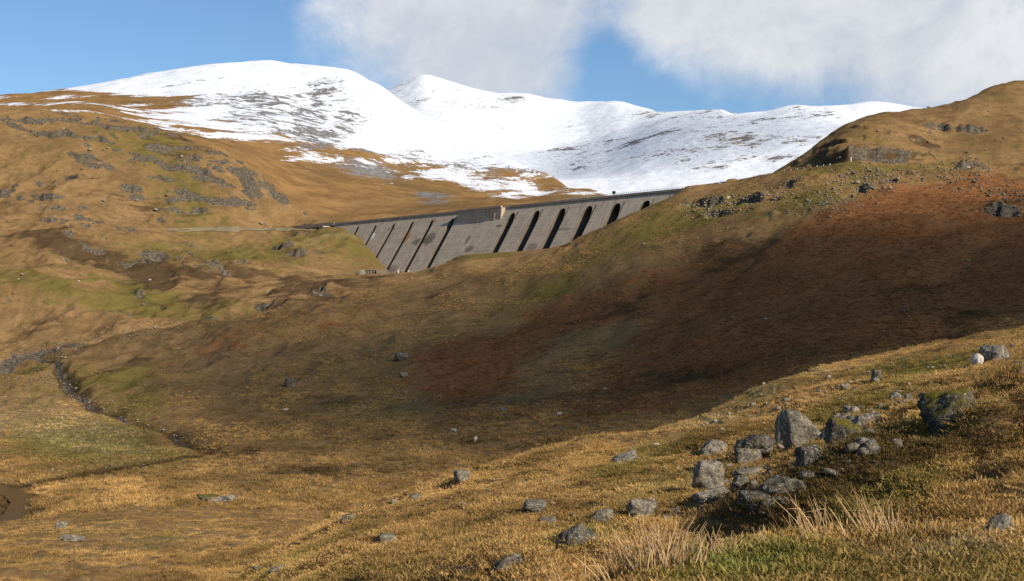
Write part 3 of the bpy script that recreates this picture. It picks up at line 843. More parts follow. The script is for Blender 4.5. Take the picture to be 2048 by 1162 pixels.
mt_l = mountain(ML, us_l, Ds_l, 0.036, 500, snow_left, rock_left)
m1 = mt_l.mesh("mountain", 0, len(Ds_l), M_MT); tag(m1, kind='structure')

us_f = np.concatenate([np.linspace(300, 720, 40, endpoint=False), np.linspace(720, 1900, 400), np.linspace(1900, 2950, 50)[1:]])
Ds_f = np.concatenate([np.linspace(1500, 2000, 50, endpoint=False), np.linspace(2000, 3600, 190, endpoint=False), np.linspace(3600, 4300, 14)])
MF = [
    [Lz(300, 1500, 40), Lz(2950, 1500, 50)],
    [(300, 1850, 400), (1000, 1850, 398), (1200, 1850, 402), (1500, 1850, 388), (1700, 1850, 345), (2048, 1850, 330), (2950, 1850, 300)],
    [(300, 2400, 320), (770, 2400, 305), (900, 2400, 300), (1000, 2400, 318), (1100, 2400, 335), (1200, 2350, 330), (1300, 2300, 305), (1400, 2300, 288), (1600, 2300, 278), (1800, 2300, 275), (2048, 2300, 270), (2950, 2300, 250)],
    [(300, 2900, 250), (770, 2950, 235), (850, 2950, 215), (1000, 2950, 240), (1150, 2900, 265), (1250, 2700, 268), (1330, 2600, 255), (1440, 2600, 240), (1600, 2600, 235), (1800, 2600, 240), (2048, 2600, 240), (2950, 2600, 230)],
    [(300, 3500, 230), (700, 3500, 200), (770, 3500, 186), (800, 3500, 171), (850, 3500, 153), (905, 3500, 169), (1000, 3500, 190), (1040, 3480, 190), (1100, 3450, 199), (1160, 3420, 207), (1220, 3380, 207), (1290, 3250, 222), (1320, 3100, 230), (1380, 2980, 226), (1440, 2920, 222), (1470, 2900, 231), (1520, 2900, 228), (1600, 2900, 212), (1640, 2900, 215), (1700, 2950, 212), (1750, 3000, 207), (1800, 3050, 213), (1830, 3100, 221), (1900, 3150, 230), (2950, 3200, 240)],
    [Lz(300, 4300, 350), Lz(850, 4300, 520), Lz(1300, 4100, 380), Lz(1600, 4000, 350), Lz(2950, 4000, 330)],
]


def snow_far(L, u, v, x, y, z, nz_):
    return 1.02 + 0.10 * fbm(x, z * 2, 240, 3, 830) - 0.16 * np.exp(-(((u - 1450) / 330) ** 2 + ((v - 290) / 50.0) ** 2)) + 0.25 * sstep(v, 325, 372) + 0.12 * np.exp(-(((u - 1050) / 160) ** 2 + ((v - 300) / 60.0) ** 2))


def rock_far(L, u, v, x, y, z, nz_):
    r = 0.10 * sstep(nz_, 0.84, 0.6) + 0.05
    for (u0, v0, ru, rv, a) in [(960, 205, 80, 18, 0.28), (830, 200, 40, 20, 0.2), (1180, 300, 60, 30, 0.14), (1450, 260, 200, 40, 0.15), (1350, 310, 150, 40, 0.14), (1140, 330, 60, 24, 0.3), (1620, 222, 60, 12, 0.32), (1030, 196, 30, 6, 0.45), (1300, 224, 40, 8, 0.4), (1430, 226, 40, 8, 0.4), (1500, 350, 120, 20, 0.1)]:
        r = r + a * np.exp(-(((u - u0) / ru) ** 2 + ((v - v0) / rv) ** 2))
    return r


mt_f = mountain(MF, us_f, Ds_f, 0.030, 600, snow_far, rock_far)
m2 = mt_f.mesh("mountain", 0, len(Ds_f), M_MT); tag(m2, kind='structure')

# a big lower sheet that carries the land to the horizon
S = 9000
hz = grid_mesh("terrain", np.array([[-S, -3000, -60], [S, -3000, -60], [S, 12000, -60], [-S, 12000, -60]], float), np.array([[0, 1, 2, 3]]), M_FAR, {k: np.zeros(4) for k in ('green', 'bracken', 'dark', 'rock', 'pale', 'snow')})
tag(hz, kind='structure')

# reservoir behind the dam
res = grid_mesh("water", np.array([[-150, 905, 58], [110, 625, 58], [700, 1100, 58], [500, 1900, 58], [-200, 1500, 58]], float), np.array([[0, 1, 2, 3, 4]]), water_material(), {})
tag(res, kind='structure')

# ------------------------------------------------------------------ mesh builder
class MB:
    def __init__(self):
        self.v = []; self.f = []

    def add(self, verts, faces):
        b = len(self.v)
        self.v += [tuple(map(float, p)) for p in verts]
        self.f += [tuple(i + b for i in f) for f in faces]

    def box(self, x0, x1, y0, y1, z0, z1):
        self.add([(x0, y0, z0), (x1, y0, z0), (x1, y1, z0), (x0, y1, z0), (x0, y0, z1), (x1, y0, z1), (x1, y1, z1), (x0, y1, z1)],
                 [(0, 3, 2, 1), (4, 5, 6, 7), (0, 1, 5, 4), (1, 2, 6, 5), (2, 3, 7, 6), (3, 0, 4, 7)])

    def tube(self, pts, rads, n=6, cap=True):
        pts = [np.asarray(p, float) for p in pts]
        rings = []
        for i, p in enumerate(pts):
            d = pts[min(i + 1, len(pts) - 1)] - pts[max(i - 1, 0)]
            d = d / (np.linalg.norm(d) + 1e-9)
            a = np.cross(d, (0.31, 0.17, 0.93) if abs(d[2]) < 0.9 else (1, 0, 0)); a /= np.linalg.norm(a)
            b = np.cross(d, a)
            rings.append([p + rads[i] * (math.cos(2 * math.pi * k / n) * a + math.sin(2 * math.pi * k / n) * b) for k in range(n)])
        vs = [q for r in rings for q in r]
        fs = []
        for i in range(len(pts) - 1):
            for k in range(n):
                fs.append((i * n + k, i * n + (k + 1) % n, (i + 1) * n + (k + 1) % n, (i + 1) * n + k))
        if cap:
            fs.append(tuple(reversed(range(n)))); fs.append(tuple((len(pts) - 1) * n + k for k in range(n)))
        self.add(vs, fs)

    def build(self, name, mat, parent=None, smooth=False):
        me = bpy.data.meshes.new(name)
        me.from_pydata(self.v, [], self.f)
        bm = bmesh.new(); bm.from_mesh(me)
        bmesh.ops.recalc_face_normals(bm, faces=bm.faces)
        bm.to_mesh(me); bm.free()
        if smooth:
            me.polygons.foreach_set("use_smooth", np.ones(len(me.polygons), bool))
        me.materials.append(mat)
        o = bpy.data.objects.new(name, me)
        COL.objects.link(o)
        if parent: o.parent = parent
        return o


def thing(name, label, cat, loc=(0, 0, 0), rot=(0, 0, 0), group=None):
    o = bpy.data.objects.new(name, None)
    o.empty_display_size = 0.3
    COL.objects.link(o)
    o.location = loc; o.rotation_euler = rot
    return tag(o, label, cat, group)


# ------------------------------------------------------------------ the dam
DL = np.array([-116.5, 837.0]); DE = np.array([0.6802, -0.7330])
CREST = 66.0; KF = 0.667; ZB = 64.9
STAINS = [(84, 51.5, 3.2, 4.6, (0.36, 0.13, 0.035), 0.85), (46.5, 54.5, 2.6, 2.2, (0.66, 0.63, 0.58), 0.9), (24, 55, 1.6, 1.0, (0.62, 0.6, 0.55), 0.8),
          (100, 48, 8, 2.4, (0.10, 0.08, 0.06), 0.75), (109, 49.5, 5, 4.5, (0.09, 0.075, 0.06), 0.7), (87, 31, 6, 2.8, (0.13, 0.115, 0.10), 0.6), (146, 47, 1.6, 3.0, (0.10, 0.09, 0.08), 0.7),
          (168, 54, 3, 0.8, (0.08, 0.07, 0.06), 0.8), (152, 41, 4, 2.2, (0.10, 0.09, 0.08), 0.7), (130, 57.4, 6, 0.7, (0.55, 0.53, 0.49), 0.7), (205, 40, 5, 2.4, (0.12, 0.10, 0.09), 0.6), (150, 62, 3, 4, (0.36, 0.32, 0.24), 0.5),
          (141, 62, 0.7, 5, (0.10, 0.09, 0.08), 0.7), (290, 60, 1.0, 4.0, (0.10, 0.08, 0.06), 0.7), (222, 49, 8, 1.0, (0.13, 0.115, 0.1), 0.5), (62, 58, 5, 0.8, (0.12, 0.1, 0.09), 0.5)]
M_CON = concrete_material("dam_concrete")
M_CONP = concrete_material("parapet_concrete", 1.12, False)
M_DARKCON = concrete_material("dark_concrete", 0.45, False)  # darker concrete for slot backs, rear walls, ribs and baffles
M_SLOTSHADE = concrete_material("slot_shade_concrete", 0.30, False)  # darkened concrete, puts the shade of the slots into the colour
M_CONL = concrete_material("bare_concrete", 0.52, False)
M_WHITE = plain_material("white_paint", (0.60, 0.58, 0.54), 0.6, 0.1)
M_STEEL = plain_material("galvanised_steel", (0.20, 0.20, 0.20), 0.5, 0.2)
M_DOOR = plain_material("dark_door", (0.03, 0.028, 0.026), 0.7, 0.3)

dam = thing("dam", "long grey concrete buttress dam with a row of dark slots across the glen", "dam", (DL[0], DL[1], 0), (0, 0, math.atan2(DE[1], DE[0])))
# in the dam's own axes: x along the crest, y towards the reservoir, z up; the air face looks to -y


def fo(z):
    return KF * max(0.0, ZB - z)


SLOTS = [(23.5, 2.6), (43.2, 2.7), (63.0, 2.8), (81.8, 3.0), (101.5, 3.4), (121.6, 4.4)] + [(175.0 + 20.2 * k, 6.2 + 0.5 * min(k, 3)) for k in range(6)]
EDGES = []
prev = -4.0
for c_, w_ in SLOTS:
    EDGES.append((prev, c_ - w_ / 2)); prev = c_ + w_ / 2
EDGES.append((prev, 350.0))
ARCH = 61.9
for (s0, s1) in EDGES:
    mb = MB()
    r = 1.0
    ss = [(s0, 0.5), (s0 + 0.35, 0.1), (s0 + 0.8, 0.0)] + [(s1 - r, 0.0), (s1 - 0.12, 0.0), (s1, 0.06)]
    zs = [12, 18, 26, 34, 42, 50, 56, 60, ARCH]
    vs = []; fs = []
    n = len(ss)
    for z in zs:
        tap = sstep(np.array(z), 61.0, 61.8)
        for s, ins_ in ss:
            vs.append((s, -fo(z) + ins_, z))
    for i in range(len(zs) - 1):
        for k in range(n - 1):
            fs.append((i * n + k, i * n + k + 1, (i + 1) * n + k + 1, (i + 1) * n + k))
    m = len(zs) * n
    for z in zs:                       # side walls run back to the water wall
        vs.append((s0, -fo(z) + 13.0, z)); vs.append((s1, -fo(z) + 13.0, z))
    for i in range(len(zs) - 1):
        a, b = m + 2 * i, m + 2 * i + 2
        fs.append((a, b, b + 1, a + 1))
    t_ = (len(zs) - 1)
    fs.append(tuple([t_ * n + k for k in range(n)] + [m + 2 * t_ + 1, m + 2 * t_]))
    mb.add(vs, fs)
    bt = mb.build("buttress", M_CON, dam)
    for c_s, k0 in ((s0, 0), (s1, n - 1)):        # flanks coloured dark to paint the shade inside the slots
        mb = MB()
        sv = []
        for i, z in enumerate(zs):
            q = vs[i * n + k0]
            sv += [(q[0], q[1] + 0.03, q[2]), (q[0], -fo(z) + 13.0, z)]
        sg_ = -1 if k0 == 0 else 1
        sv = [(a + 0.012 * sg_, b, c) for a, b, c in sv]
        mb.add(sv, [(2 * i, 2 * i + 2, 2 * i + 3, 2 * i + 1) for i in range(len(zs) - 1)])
        mb.build("flank", M_SLOTSHADE, bt)
# water wall seen at the back of the slots
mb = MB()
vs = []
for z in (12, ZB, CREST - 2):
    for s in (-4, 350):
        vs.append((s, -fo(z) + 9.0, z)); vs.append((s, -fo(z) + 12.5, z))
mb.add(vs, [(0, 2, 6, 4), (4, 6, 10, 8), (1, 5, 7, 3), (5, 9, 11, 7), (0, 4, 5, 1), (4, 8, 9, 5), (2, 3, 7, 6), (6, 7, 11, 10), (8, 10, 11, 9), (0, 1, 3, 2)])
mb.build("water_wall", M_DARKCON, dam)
# head wall above the slots
mb = MB()
mb.add([(-6, -fo(ARCH), ARCH), (350, -fo(ARCH), ARCH), (350, 0, CREST - 1.05), (-6, 0, CREST - 1.05), (-6, 9, ARCH), (350, 9, ARCH), (350, 9, CREST - 1.05), (-6, 9, CREST - 1.05)], [(0, 1, 2, 3), (4, 7, 6, 5), (3, 2, 6, 7), (0, 4, 5, 1), (0, 3, 7, 4), (1, 5, 6, 2)])
mb.build("head_wall", M_CON, dam)
# rounded top of each slot
for c_, w_ in SLOTS:
    mb = MB()
    r = w_ / 2
    N = 12
    top = ARCH
    vs = []; fs = []
    for k in range(N + 1):
        a = math.pi * k / N
        s = c_ - r * math.cos(a); zz = top - r * 1.75 + r * 1.6 * math.sin(a)
        ins_ = 0.06 * (1 - k / N) ** 2
        vs += [(s, -fo(zz) + ins_ + 0.02, zz), (s, -fo(top) + ins_ * 0.5 + 0.02, top), (s, -fo(zz) + 8.5, zz), (s, 8.5, top)]
    for k in range(N):
        a, b = 4 * k, 4 * k + 4
        fs += [(a, b, b + 1, a + 1), (a + 1, b + 1, b + 3, a + 3)]
    mb.add(vs, fs)
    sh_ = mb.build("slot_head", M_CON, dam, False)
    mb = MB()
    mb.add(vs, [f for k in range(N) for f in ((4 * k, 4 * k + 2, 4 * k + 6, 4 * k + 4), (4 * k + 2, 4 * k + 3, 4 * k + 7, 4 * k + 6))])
    mb.build("soffit", M_SLOTSHADE, sh_, True)  # soffit carries the painted slot shade too
# spillway block
mb = MB()
P = 4.6
zb = ZB - P / KF
mb.add([(128.5, -P + 0.9, CREST - 0.9), (166.5, -P + 0.9, CREST - 0.9), (166.5, 3, CREST - 0.9), (128.5, 3, CREST - 0.9), (128.5, -P, zb), (166.5, -P, zb), (166.5, -P, zb - 6), (128.5, -P, zb - 6), (128.5, 3, zb - 6), (166.5, 3, zb - 6)],
       [(0, 1, 5, 4), (0, 3, 2, 1), (1, 2, 9, 6, 5), (0, 4, 7, 8, 3), (4, 5, 6, 7), (7, 6, 9, 8), (2, 3, 8, 9)])
mb.build("spillway_block", M_CON, dam)
for s in (141.1, 143.9, 155.7, 161.0):
    mb = MB()
    h0, h1 = zb + 0.1, CREST - 1.0
    y0, y1 = -P - 0.25, -P + 0.9 - 0.2
    mb.add([(s - 0.28, y0, h0), (s + 0.28, y0, h0), (s + 0.28, y1, h1), (s - 0.28, y1, h1), (s - 0.28, y0 + 0.5, h0), (s + 0.28, y0 + 0.5, h0), (s + 0.28, y1 + 0.5, h1), (s - 0.28, y1 + 0.5, h1)],
           [(0, 1, 2, 3), (4, 7, 6, 5), (0, 4, 5, 1), (1, 5, 6, 2), (2, 6, 7, 3), (3, 7, 4, 0)])
    mb.build("pilaster", M_CONP, dam)
# parapet and road slab
for a, b, off in [(-6, 128.3, 0.0), (128.3, 166.7, P - 0.9), (166.7, 350, 0.0)]:
    mb = MB()
    mb.box(a, b, -off - 0.75, -off + 0.25, CREST - 1.0, CREST + 0.1)
    mb.build("parapet", M_CONP, dam)
mb = MB(); mb.box(-6, 350, 0.3, 9, CREST - 1.0, CREST - 0.6); mb.build("roadway", M_CON, dam)
mb = MB(); mb.box(-6, 350, 8.2, 9, CREST - 0.6, CREST + 0.1); mb.build("parapet", M_CONP, dam)
mb = MB()
for k in range(88):
    s = 205 + k * 1.65
    mb.box(s - 0.06, s + 0.06, -0.3, -0.18, CREST + 0.1, CREST + 1.0)
mb.box(205, 350, -0.3, -0.2, CREST + 0.9, CREST + 1.0)
mb.box(205, 350, -0.3, -0.2, CREST + 0.5, CREST + 0.58)
mb.build("railing", M_WHITE, dam)
mb = MB(); mb.tube([(247, 4, CREST - 0.6), (247, 4, CREST + 1.6)], [0.35, 0.3], 6); mb.box(246.3, 247.7, 3.4, 4.6, CREST + 1.4, CREST + 2.8)
mb.build("crest_post", M_DOOR, dam)  # small dark post standing on the crest

# concrete approach viaduct beyond the far end of the crest
via = thing("viaduct", "low concrete viaduct on leaning piers at the far end of the dam", "viaduct", (DL[0], DL[1], 0), (0, 0, math.atan2(DE[1], DE[0])))
mb = MB(); mb.box(-64, -6.05, -1.0, 7, CREST - 1.6, CREST - 0.2); mb.build("deck", M_CONP, via)
mb = MB(); mb.box(-64, -6.05, -1.0, -0.5, CREST - 0.2, CREST + 0.7); mb.build("parapet", M_CONP, via)
for k in range(5):
    s = -56 + 10.6 * k
    mb = MB()
    mb.add([(s, -0.9, CREST - 1.6), (s + 1.5, -0.9, CREST - 1.6), (s + 3.6, -1.6, 57), (s + 1.6, -1.6, 57), (s, 5, CREST - 1.6), (s + 1.5, 5, CREST - 1.6), (s + 3.6, 5, 57), (s + 1.6, 5, 57)],
           [(0, 1, 2, 3), (4, 7, 6, 5), (0, 4, 5, 1), (1, 5, 6, 2), (2, 6, 7, 3), (3, 7, 4, 0)])
    mb.build("pier", M_CONP, via)
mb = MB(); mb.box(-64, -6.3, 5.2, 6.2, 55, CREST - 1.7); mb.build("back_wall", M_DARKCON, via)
mb = MB(); mb.box(-66, -4, -2.2, -1.7, 57, 61.6); mb.build("plinth", M_CONP, via)
# little gable hut at the end of the viaduct
hut = thing("hut", "tiny concrete gable hut tucked under the far end of the dam crest", "hut", (DL[0], DL[1], 0), (0, 0, math.atan2(DE[1], DE[0])))
mb = MB()
mb.add([(-12, -8, 57), (-5.4, -8, 57), (-5.4, -8, 61), (-8.7, -8, 63.4), (-12, -8, 61), (-12, -3, 57), (-5.4, -3, 57), (-5.4, -3, 61), (-8.7, -3, 63.4), (-12, -3, 61)],
       [(0, 1, 2, 3, 4), (5, 9, 8, 7, 6), (0, 4, 9, 5), (1, 6, 7, 2), (0, 5, 6, 1)])
mb.build("wall", M_CONP, hut)
mb = MB()
for a, b in (((-12.5, 60.7), (-8.7, 63.6)), ((-8.7, 63.6), (-4.9, 60.7))):
    mb.add([(a[0], -8.4, a[1]), (b[0], -8.4, b[1]), (b[0], -2.6, b[1]), (a[0], -2.6, a[1]), (a[0], -8.4, a[1] + 0.3), (b[0], -8.4, b[1] + 0.3), (b[0], -2.6, b[1] + 0.3), (a[0], -2.6, a[1] + 0.3)],
           [(0, 3, 2, 1), (4, 5, 6, 7), (0, 1, 5, 4), (1, 2, 6, 5), (2, 3, 7, 6), (3, 0, 4, 7)])
mb.build("roof", M_CONP, hut)
mb = MB(); mb.box(-9.9, -7.6, -8.06, -8.0, 57, 61.4); mb.build("door", M_DOOR, hut)


# works at the toe of the dam
def toe(u, v, Dd):
    return np.array([(u - CX) / F * Dd, Dd, (YH - v) / F * Dd])


TOE_D = 706.0
gb = float(land.hit(760, 560, 600, 720)[2])
zg = (YH - 557.5) / F * TOE_D


def tx(u):
    return (u - CX) / F * TOE_D


wall = thing("retaining_wall", "curved concrete retaining wall with dark ribs at the foot of the dam", "wall", (0, TOE_D, 0))
mb = MB()
pts = []
for k in range(9):
    a = k / 8
    pts.append((tx(708 + 22 * a), 3.5 * (1 - math.cos(a * 1.5)) - 3.0 + 2.2 * (1 - a) ** 2 * 2, a))
for (x0, y0, a0), (x1, y1, a1) in zip(pts[:-1], pts[1:]):
    h0 = zg + 1.2 + 3.9 * sstep(np.array(a0), -0.1, 0.5); h1 = zg + 1.2 + 3.9 * sstep(np.array(a1), -0.1, 0.5)
    mb.add([(x0, y0, zg - 2), (x1, y1, zg - 2), (x1, y1, h1), (x0, y0, h0), (x0, y0 + 1.2, zg - 2), (x1, y1 + 1.2, zg - 2), (x1, y1 + 1.2, h1), (x0, y0 + 1.2, h0)],
           [(0, 1, 2, 3), (4, 7, 6, 5), (3, 2, 6, 7)])
mb.build("curved_face", M_CONL, wall)
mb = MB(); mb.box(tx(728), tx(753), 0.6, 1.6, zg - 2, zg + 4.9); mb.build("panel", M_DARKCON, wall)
for k in range(5):
    u = 729 + 5.6 * k
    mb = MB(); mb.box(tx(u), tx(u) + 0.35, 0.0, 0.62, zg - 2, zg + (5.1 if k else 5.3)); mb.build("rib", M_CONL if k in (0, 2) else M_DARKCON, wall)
mb = MB(); mb.box(tx(726), tx(753.5), -0.1, 1.8, zg + 4.9, zg + 5.25); mb.build("coping", M_CONL, wall)

house = thing("gatehouse", "small open concrete gatehouse with a dark doorway at the toe of the dam", "gatehouse", (0, TOE_D - 1.5, 0))
for u in (753.5, 761, 773):
    mb = MB(); mb.box(tx(u), tx(u) + 0.55, 0, 0.6, zg - 1, zg + (5.2 if u < 755 else 2.9)); mb.build("post", M_CONL, house)
mb = MB(); mb.box(tx(753.4), tx(775.5), -0.15, 3.4, zg + 2.9, zg + 3.5); mb.build("slab", M_CONL, house)
mb = MB(); mb.box(tx(753.4) + 0.6, tx(775.5), 0.5, 0.8, zg + 3.5, zg + 5.1); mb.build("balustrade", M_CONL, house)
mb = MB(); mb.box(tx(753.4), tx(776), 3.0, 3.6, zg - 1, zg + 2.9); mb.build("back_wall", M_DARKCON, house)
mb = MB(); mb.box(tx(756.5), tx(760.5), 2.9, 3.0, zg - 1, zg + 2.5); mb.build("door", M_DOOR, house)
mb = MB(); mb.box(tx(767.5), tx(771), 0.2, 0.35, zg + 0.1, zg + 2.1); mb.build("notice_board", M_WHITE, house)

basin = thing("stilling_basin", "row of dark pointed baffle blocks along the toe of the dam", "baffle wall", (0, 0, 0))
for k in range(17):
    a = k / 16.0
    u = 777 + 64 * a + random.uniform(-0.6, 0.6)
    Dd = TOE_D + 3 - 3 * a
    v1 = 559 - 9.5 * a
    hgt = random.choice([2.6, 3.4, 4.2, 4.9]) * (1.0 - 0.38 * a) + (0.8 if 3 < k < 9 else 0)
    x = (u - CX) / F * Dd; z = (YH - v1) / F * Dd
    mb = MB()
    w = 0.62
    mb.add([(x - w, Dd, z - 2.5), (x + w, Dd, z - 2.5), (x + w, Dd + 2.6, z - 2.5), (x - w, Dd + 2.6, z - 2.5),
            (x - w, Dd + 0.2, z + hgt * 0.72), (x + w, Dd + 0.2, z + hgt * 0.72), (x + w * 0.5, Dd + 1.6, z + hgt), (x - w * 0.5, Dd + 1.6, z + hgt)],
           [(0, 1, 2, 3), (0, 1, 5, 4), (1, 2, 6, 5), (2, 3, 7, 6), (3, 0, 4, 7), (4, 5, 6, 7)])
    mb.build("baffle", M_DARKCON if k % 5 else M_CON, basin)
mb = MB()
mb.add([(tx(776), TOE_D + 6, zg - 2), (tx(845), TOE_D + 6, zg), (tx(845), TOE_D + 6, zg + 4.2), (tx(776), TOE_D + 6, zg + 2.8), (tx(776), TOE_D + 7, zg - 2), (tx(845), TOE_D + 7, zg), (tx(845), TOE_D + 7, zg + 4.2), (tx(776), TOE_D + 7, zg + 2.8)],
       [(0, 1, 2, 3), (4, 7, 6, 5), (3, 2, 6, 7)])
mb.build("back_wall", M_DARKCON, basin)

# ------------------------------------------------------------------ road furniture on the right hand hill
def road_at(u):
    Dd = float(np.interp(u, us, road_u)); z = float(np.interp(u, us, road_z))
    return np.array([(u - CX) / F * Dd, Dd, z])


M_ROAD = plain_material("asphalt", (0.055, 0.054, 0.052), 0.9, 0.25, 1.0)
co = []; q = []
ru = np.linspace(1385, 2080, 90)
for i, u in enumerate(ru):
    p = road_at(u); p[2] = max(p[2], float(land.z(p[0], p[1]))) + 0.12
    for off in (-2.6, 2.6):
        Dd = p[1] + off
        co.append(((u - CX) / F * Dd, Dd, p[2]))
    if i:
        q.append((2 * i - 2, 2 * i, 2 * i + 1, 2 * i - 1))
rd = grid_mesh("road", np.array(co), np.array(q), M_ROAD); tag(rd, kind='structure')

rail = thing("crash_barrier", "roadside crash barrier with pale posts running up from the dam end", "barrier", tuple(road_at(1385)))
base = road_at(1385)
uu = list(np.linspace(1387, 1662, 22))
pp = []
for u in uu:
    p = road_at(u); Dd = p[1] - 3.1
    x = (u - CX) / F * Dd
    z = max(float(land.z(x, Dd)), p[2] - 0.3)
    pp.append(np.array([x, Dd, z]))
mb = MB()
for a, b in zip(pp[:-1], pp[1:]):
    a_, b_ = a - base, b - base
    mb.add([(a_[0], a_[1] + 0.1, a_[2] + 0.45), (b_[0], b_[1] + 0.1, b_[2] + 0.45), (b_[0], b_[1] + 0.1, b_[2] + 0.95), (a_[0], a_[1] + 0.1, a_[2] + 0.95),
            (a_[0], a_[1] + 0.2, a_[2] + 0.45), (b_[0], b_[1] + 0.2, b_[2] + 0.45), (b_[0], b_[1] + 0.2, b_[2] + 0.95), (a_[0], a_[1] + 0.2, a_[2] + 0.95)],
           [(0, 1, 2, 3), (4, 7, 6, 5), (3, 2, 6, 7), (0, 4, 5, 1)])
mb.build("rail", M_STEEL, rail)
pm = MB(); pm.box(-0.16, 0.16, -0.12, 0.09, -0.4, 1.15)
post0 = pm.build("post", M_WHITE, rail); post0.location = tuple(pp[0] - base)
for p in pp[1:]:
    c = post0.copy(); c.parent = rail; c.location = tuple(p - base); COL.objects.link(c)
p = road_at(1704); Dd = p[1] - 3.4; x = (1704 - CX) / F * Dd
mp = thing("marker_post", "tall white marker post at the road edge in front of the dark crag", "post", (x, Dd, p[2] - 0.4))
mb = MB(); mb.box(-0.16, 0.16, -0.1, 0.1, 0, 2.5); mb.build("shaft", M_WHITE, mp)
mb = MB(); mb.box(-0.24, 0.24, -0.14, 0.14, 2.5, 2.95); mb.build("cap", M_WHITE, mp)
p = road_at(1585); Dd = p[1] + 4; x = (1585 - CX) / F * Dd
sg = thing("road_sign", "small brown sign beside the road on the skyline", "sign", (x, Dd, float(land.z(x, Dd)) - 0.1))
mb = MB(); mb.box(-0.08, 0.08, -0.05, 0.05, 0, 2.0); mb.build("post", M_STEEL, sg)
mb = MB(); mb.box(-0.7, 0.7, -0.12, -0.06, 1.5, 2.6); mb.build("panel", plain_material("brown_sign", (0.12, 0.05, 0.03), 0.6, 0.1), sg)

# track to the far end of the dam
co = []; q = []
tu = np.linspace(335, 640, 70)
for i, u in enumerate(tu):
    h = land.hit(u, 459.5, 740, 845)
    for off in (-2.0, 2.2):
        Dd = h[1] + off; x = (u - CX) / F * Dd
        co.append((x, Dd, float(land.z(x, Dd)) + 0.35))
    if i:
        q.append((2 * i - 2, 2 * i, 2 * i + 1, 2 * i - 1))
tr = grid_mesh("path", np.array(co), np.array(q), plain_material("gravel_track", (0.20, 0.155, 0.095), 0.95, 0.25, 1.0)); tag(tr, kind='structure')

# ------------------------------------------------------------------ water in the glen
M_WAT = water_material()
pool_me = bpy.data.meshes.new("river")
pcx = sum(p[0] for p in pool_xy) / len(pool_xy); pcy = sum(p[1] for p in pool_xy) / len(pool_xy)
pool_me.from_pydata([(-14.0, 140, POOL_Z), (-14, 208, POOL_Z), (-110, 208, POOL_Z), (-110, 140, POOL_Z)] if False else [(pcx + (x - pcx) * 1.10, pcy + (y - pcy) * 1.06, POOL_Z) for x, y in pool_xy], [], [tuple(range(len(pool_xy)))])
pool_me.materials.append(M_WAT)
pool = bpy.data.objects.new("river", pool_me); COL.objects.link(pool); tag(pool, kind='structure')


def ribbon(name, pts, width, lift, mat):
    # resample and follow the carved bed
    P = np.array(pts); s = np.r_[0, np.cumsum(np.hypot(*np.diff(P, axis=0).T))]
    q = np.arange(0, s[-1], 1.5)
    xs = np.interp(q, s, P[:, 0]); ys = np.interp(q, s, P[:, 1])
    tx_, ty_ = np.gradient(xs), np.gradient(ys); ln = np.hypot(tx_, ty_) + 1e-9
    nx, ny = -ty_ / ln, tx_ / ln
    wv = width * (0.65 + 0.5 * perlin(q / 9.0, q * 0, 55))
    zc = land.z(xs, ys)
    co = []
    for i in range(len(q)):
        for sgn in (-1, 1):
            co.append((xs[i] + sgn * nx[i] * wv[i], ys[i] + sgn * ny[i] * wv[i], zc[i] + lift))
    qd = np.array([(2 * i, 2 * i + 1, 2 * i + 3, 2 * i + 2) for i in range(len(q) - 1)])
    o = grid_mesh(name, np.array(co), qd, mat); tag(o, kind='structure')
    return o


ribbon("stream", S_LOW, 0.55, 0.16, M_WAT)
ribbon("stream", S_BURN, 0.3, 0.05, M_WAT)

# ------------------------------------------------------------------ rocks
M_ROCK = rock_material()
_ico = {}


def ico(sub):
    if sub not in _ico:
        bm = bmesh.new()
        bmesh.ops.create_icosphere(bm, subdivisions=sub, radius=1.0)
        bm.verts.ensure_lookup_table()
        co = np.array([v.co[:] for v in bm.verts])
        fa = np.array([[v.index for v in f.verts] for f in bm.faces])
        bm.free()
        _ico[sub] = (co, fa)
    return _ico[sub]


def rock_verts(seed, sub=3, facets=13, rough=0.07, sharp=60.0):
    rg = np.random.default_rng(seed)
    d, fa = ico(sub)
    n = rg.normal(size=(facets, 3)); n /= np.linalg.norm(n, axis=1, keepdims=True)
    h = rg.uniform(0.62, 1.0, facets)
    n = np.vstack([n, np.eye(3), -np.eye(3)]); h = np.r_[h, rg.uniform(0.78, 1.0, 6)]
    dots = d @ n.T
    r = np.where(dots > 0.05, h[None, :] / np.maximum(dots, 0.05), 20.0)
    r = -np.log(np.exp(-sharp * r).sum(1)) / sharp
    co = d * r[:, None]
    off = rg.uniform(0, 50, 3)
    nn = 0
    for k, l in enumerate((0.8, 0.38, 0.18)):
        nn = nn + (0.55 ** k) * (perlin(co[:, 0] / l + off[0], co[:, 1] / l + co[:, 2] / l * 0.7 + off[1], seed + k) + perlin(co[:, 2] / l + off[2], co[:, 0] / l * 0.6 - co[:, 1] / l, seed + 9 + k)) * 0.5
    nn = nn + 0.5 * perlin(co[:, 0] / 0.11 + off[0], co[:, 1] / 0.13 + co[:, 2] / 0.12, seed + 51) + 0.35 * np.sign(perlin(co[:, 0] / 0.5 + off[2], co[:, 2] / 0.34 + co[:, 1] / 0.6, seed + 57))
    crk = np.minimum(np.abs(perlin(co[:, 0] / 0.7 + off[1], co[:, 2] / 0.5 + co[:, 1] / 0.9, seed + 31)), np.abs(perlin(co[:, 1] / 0.6 - off[0], co[:, 2] / 0.8 - co[:, 0] / 1.3, seed + 37)))
    co = co * (1 + rough * 1.3 * nn - 0.10 * sstep(crk, 0.07, 0.0))[:, None]
    lo, hi = co.min(0), co.max(0)
    co = (co - (lo + hi) / 2) / ((hi - lo) / 2)
    return co, fa


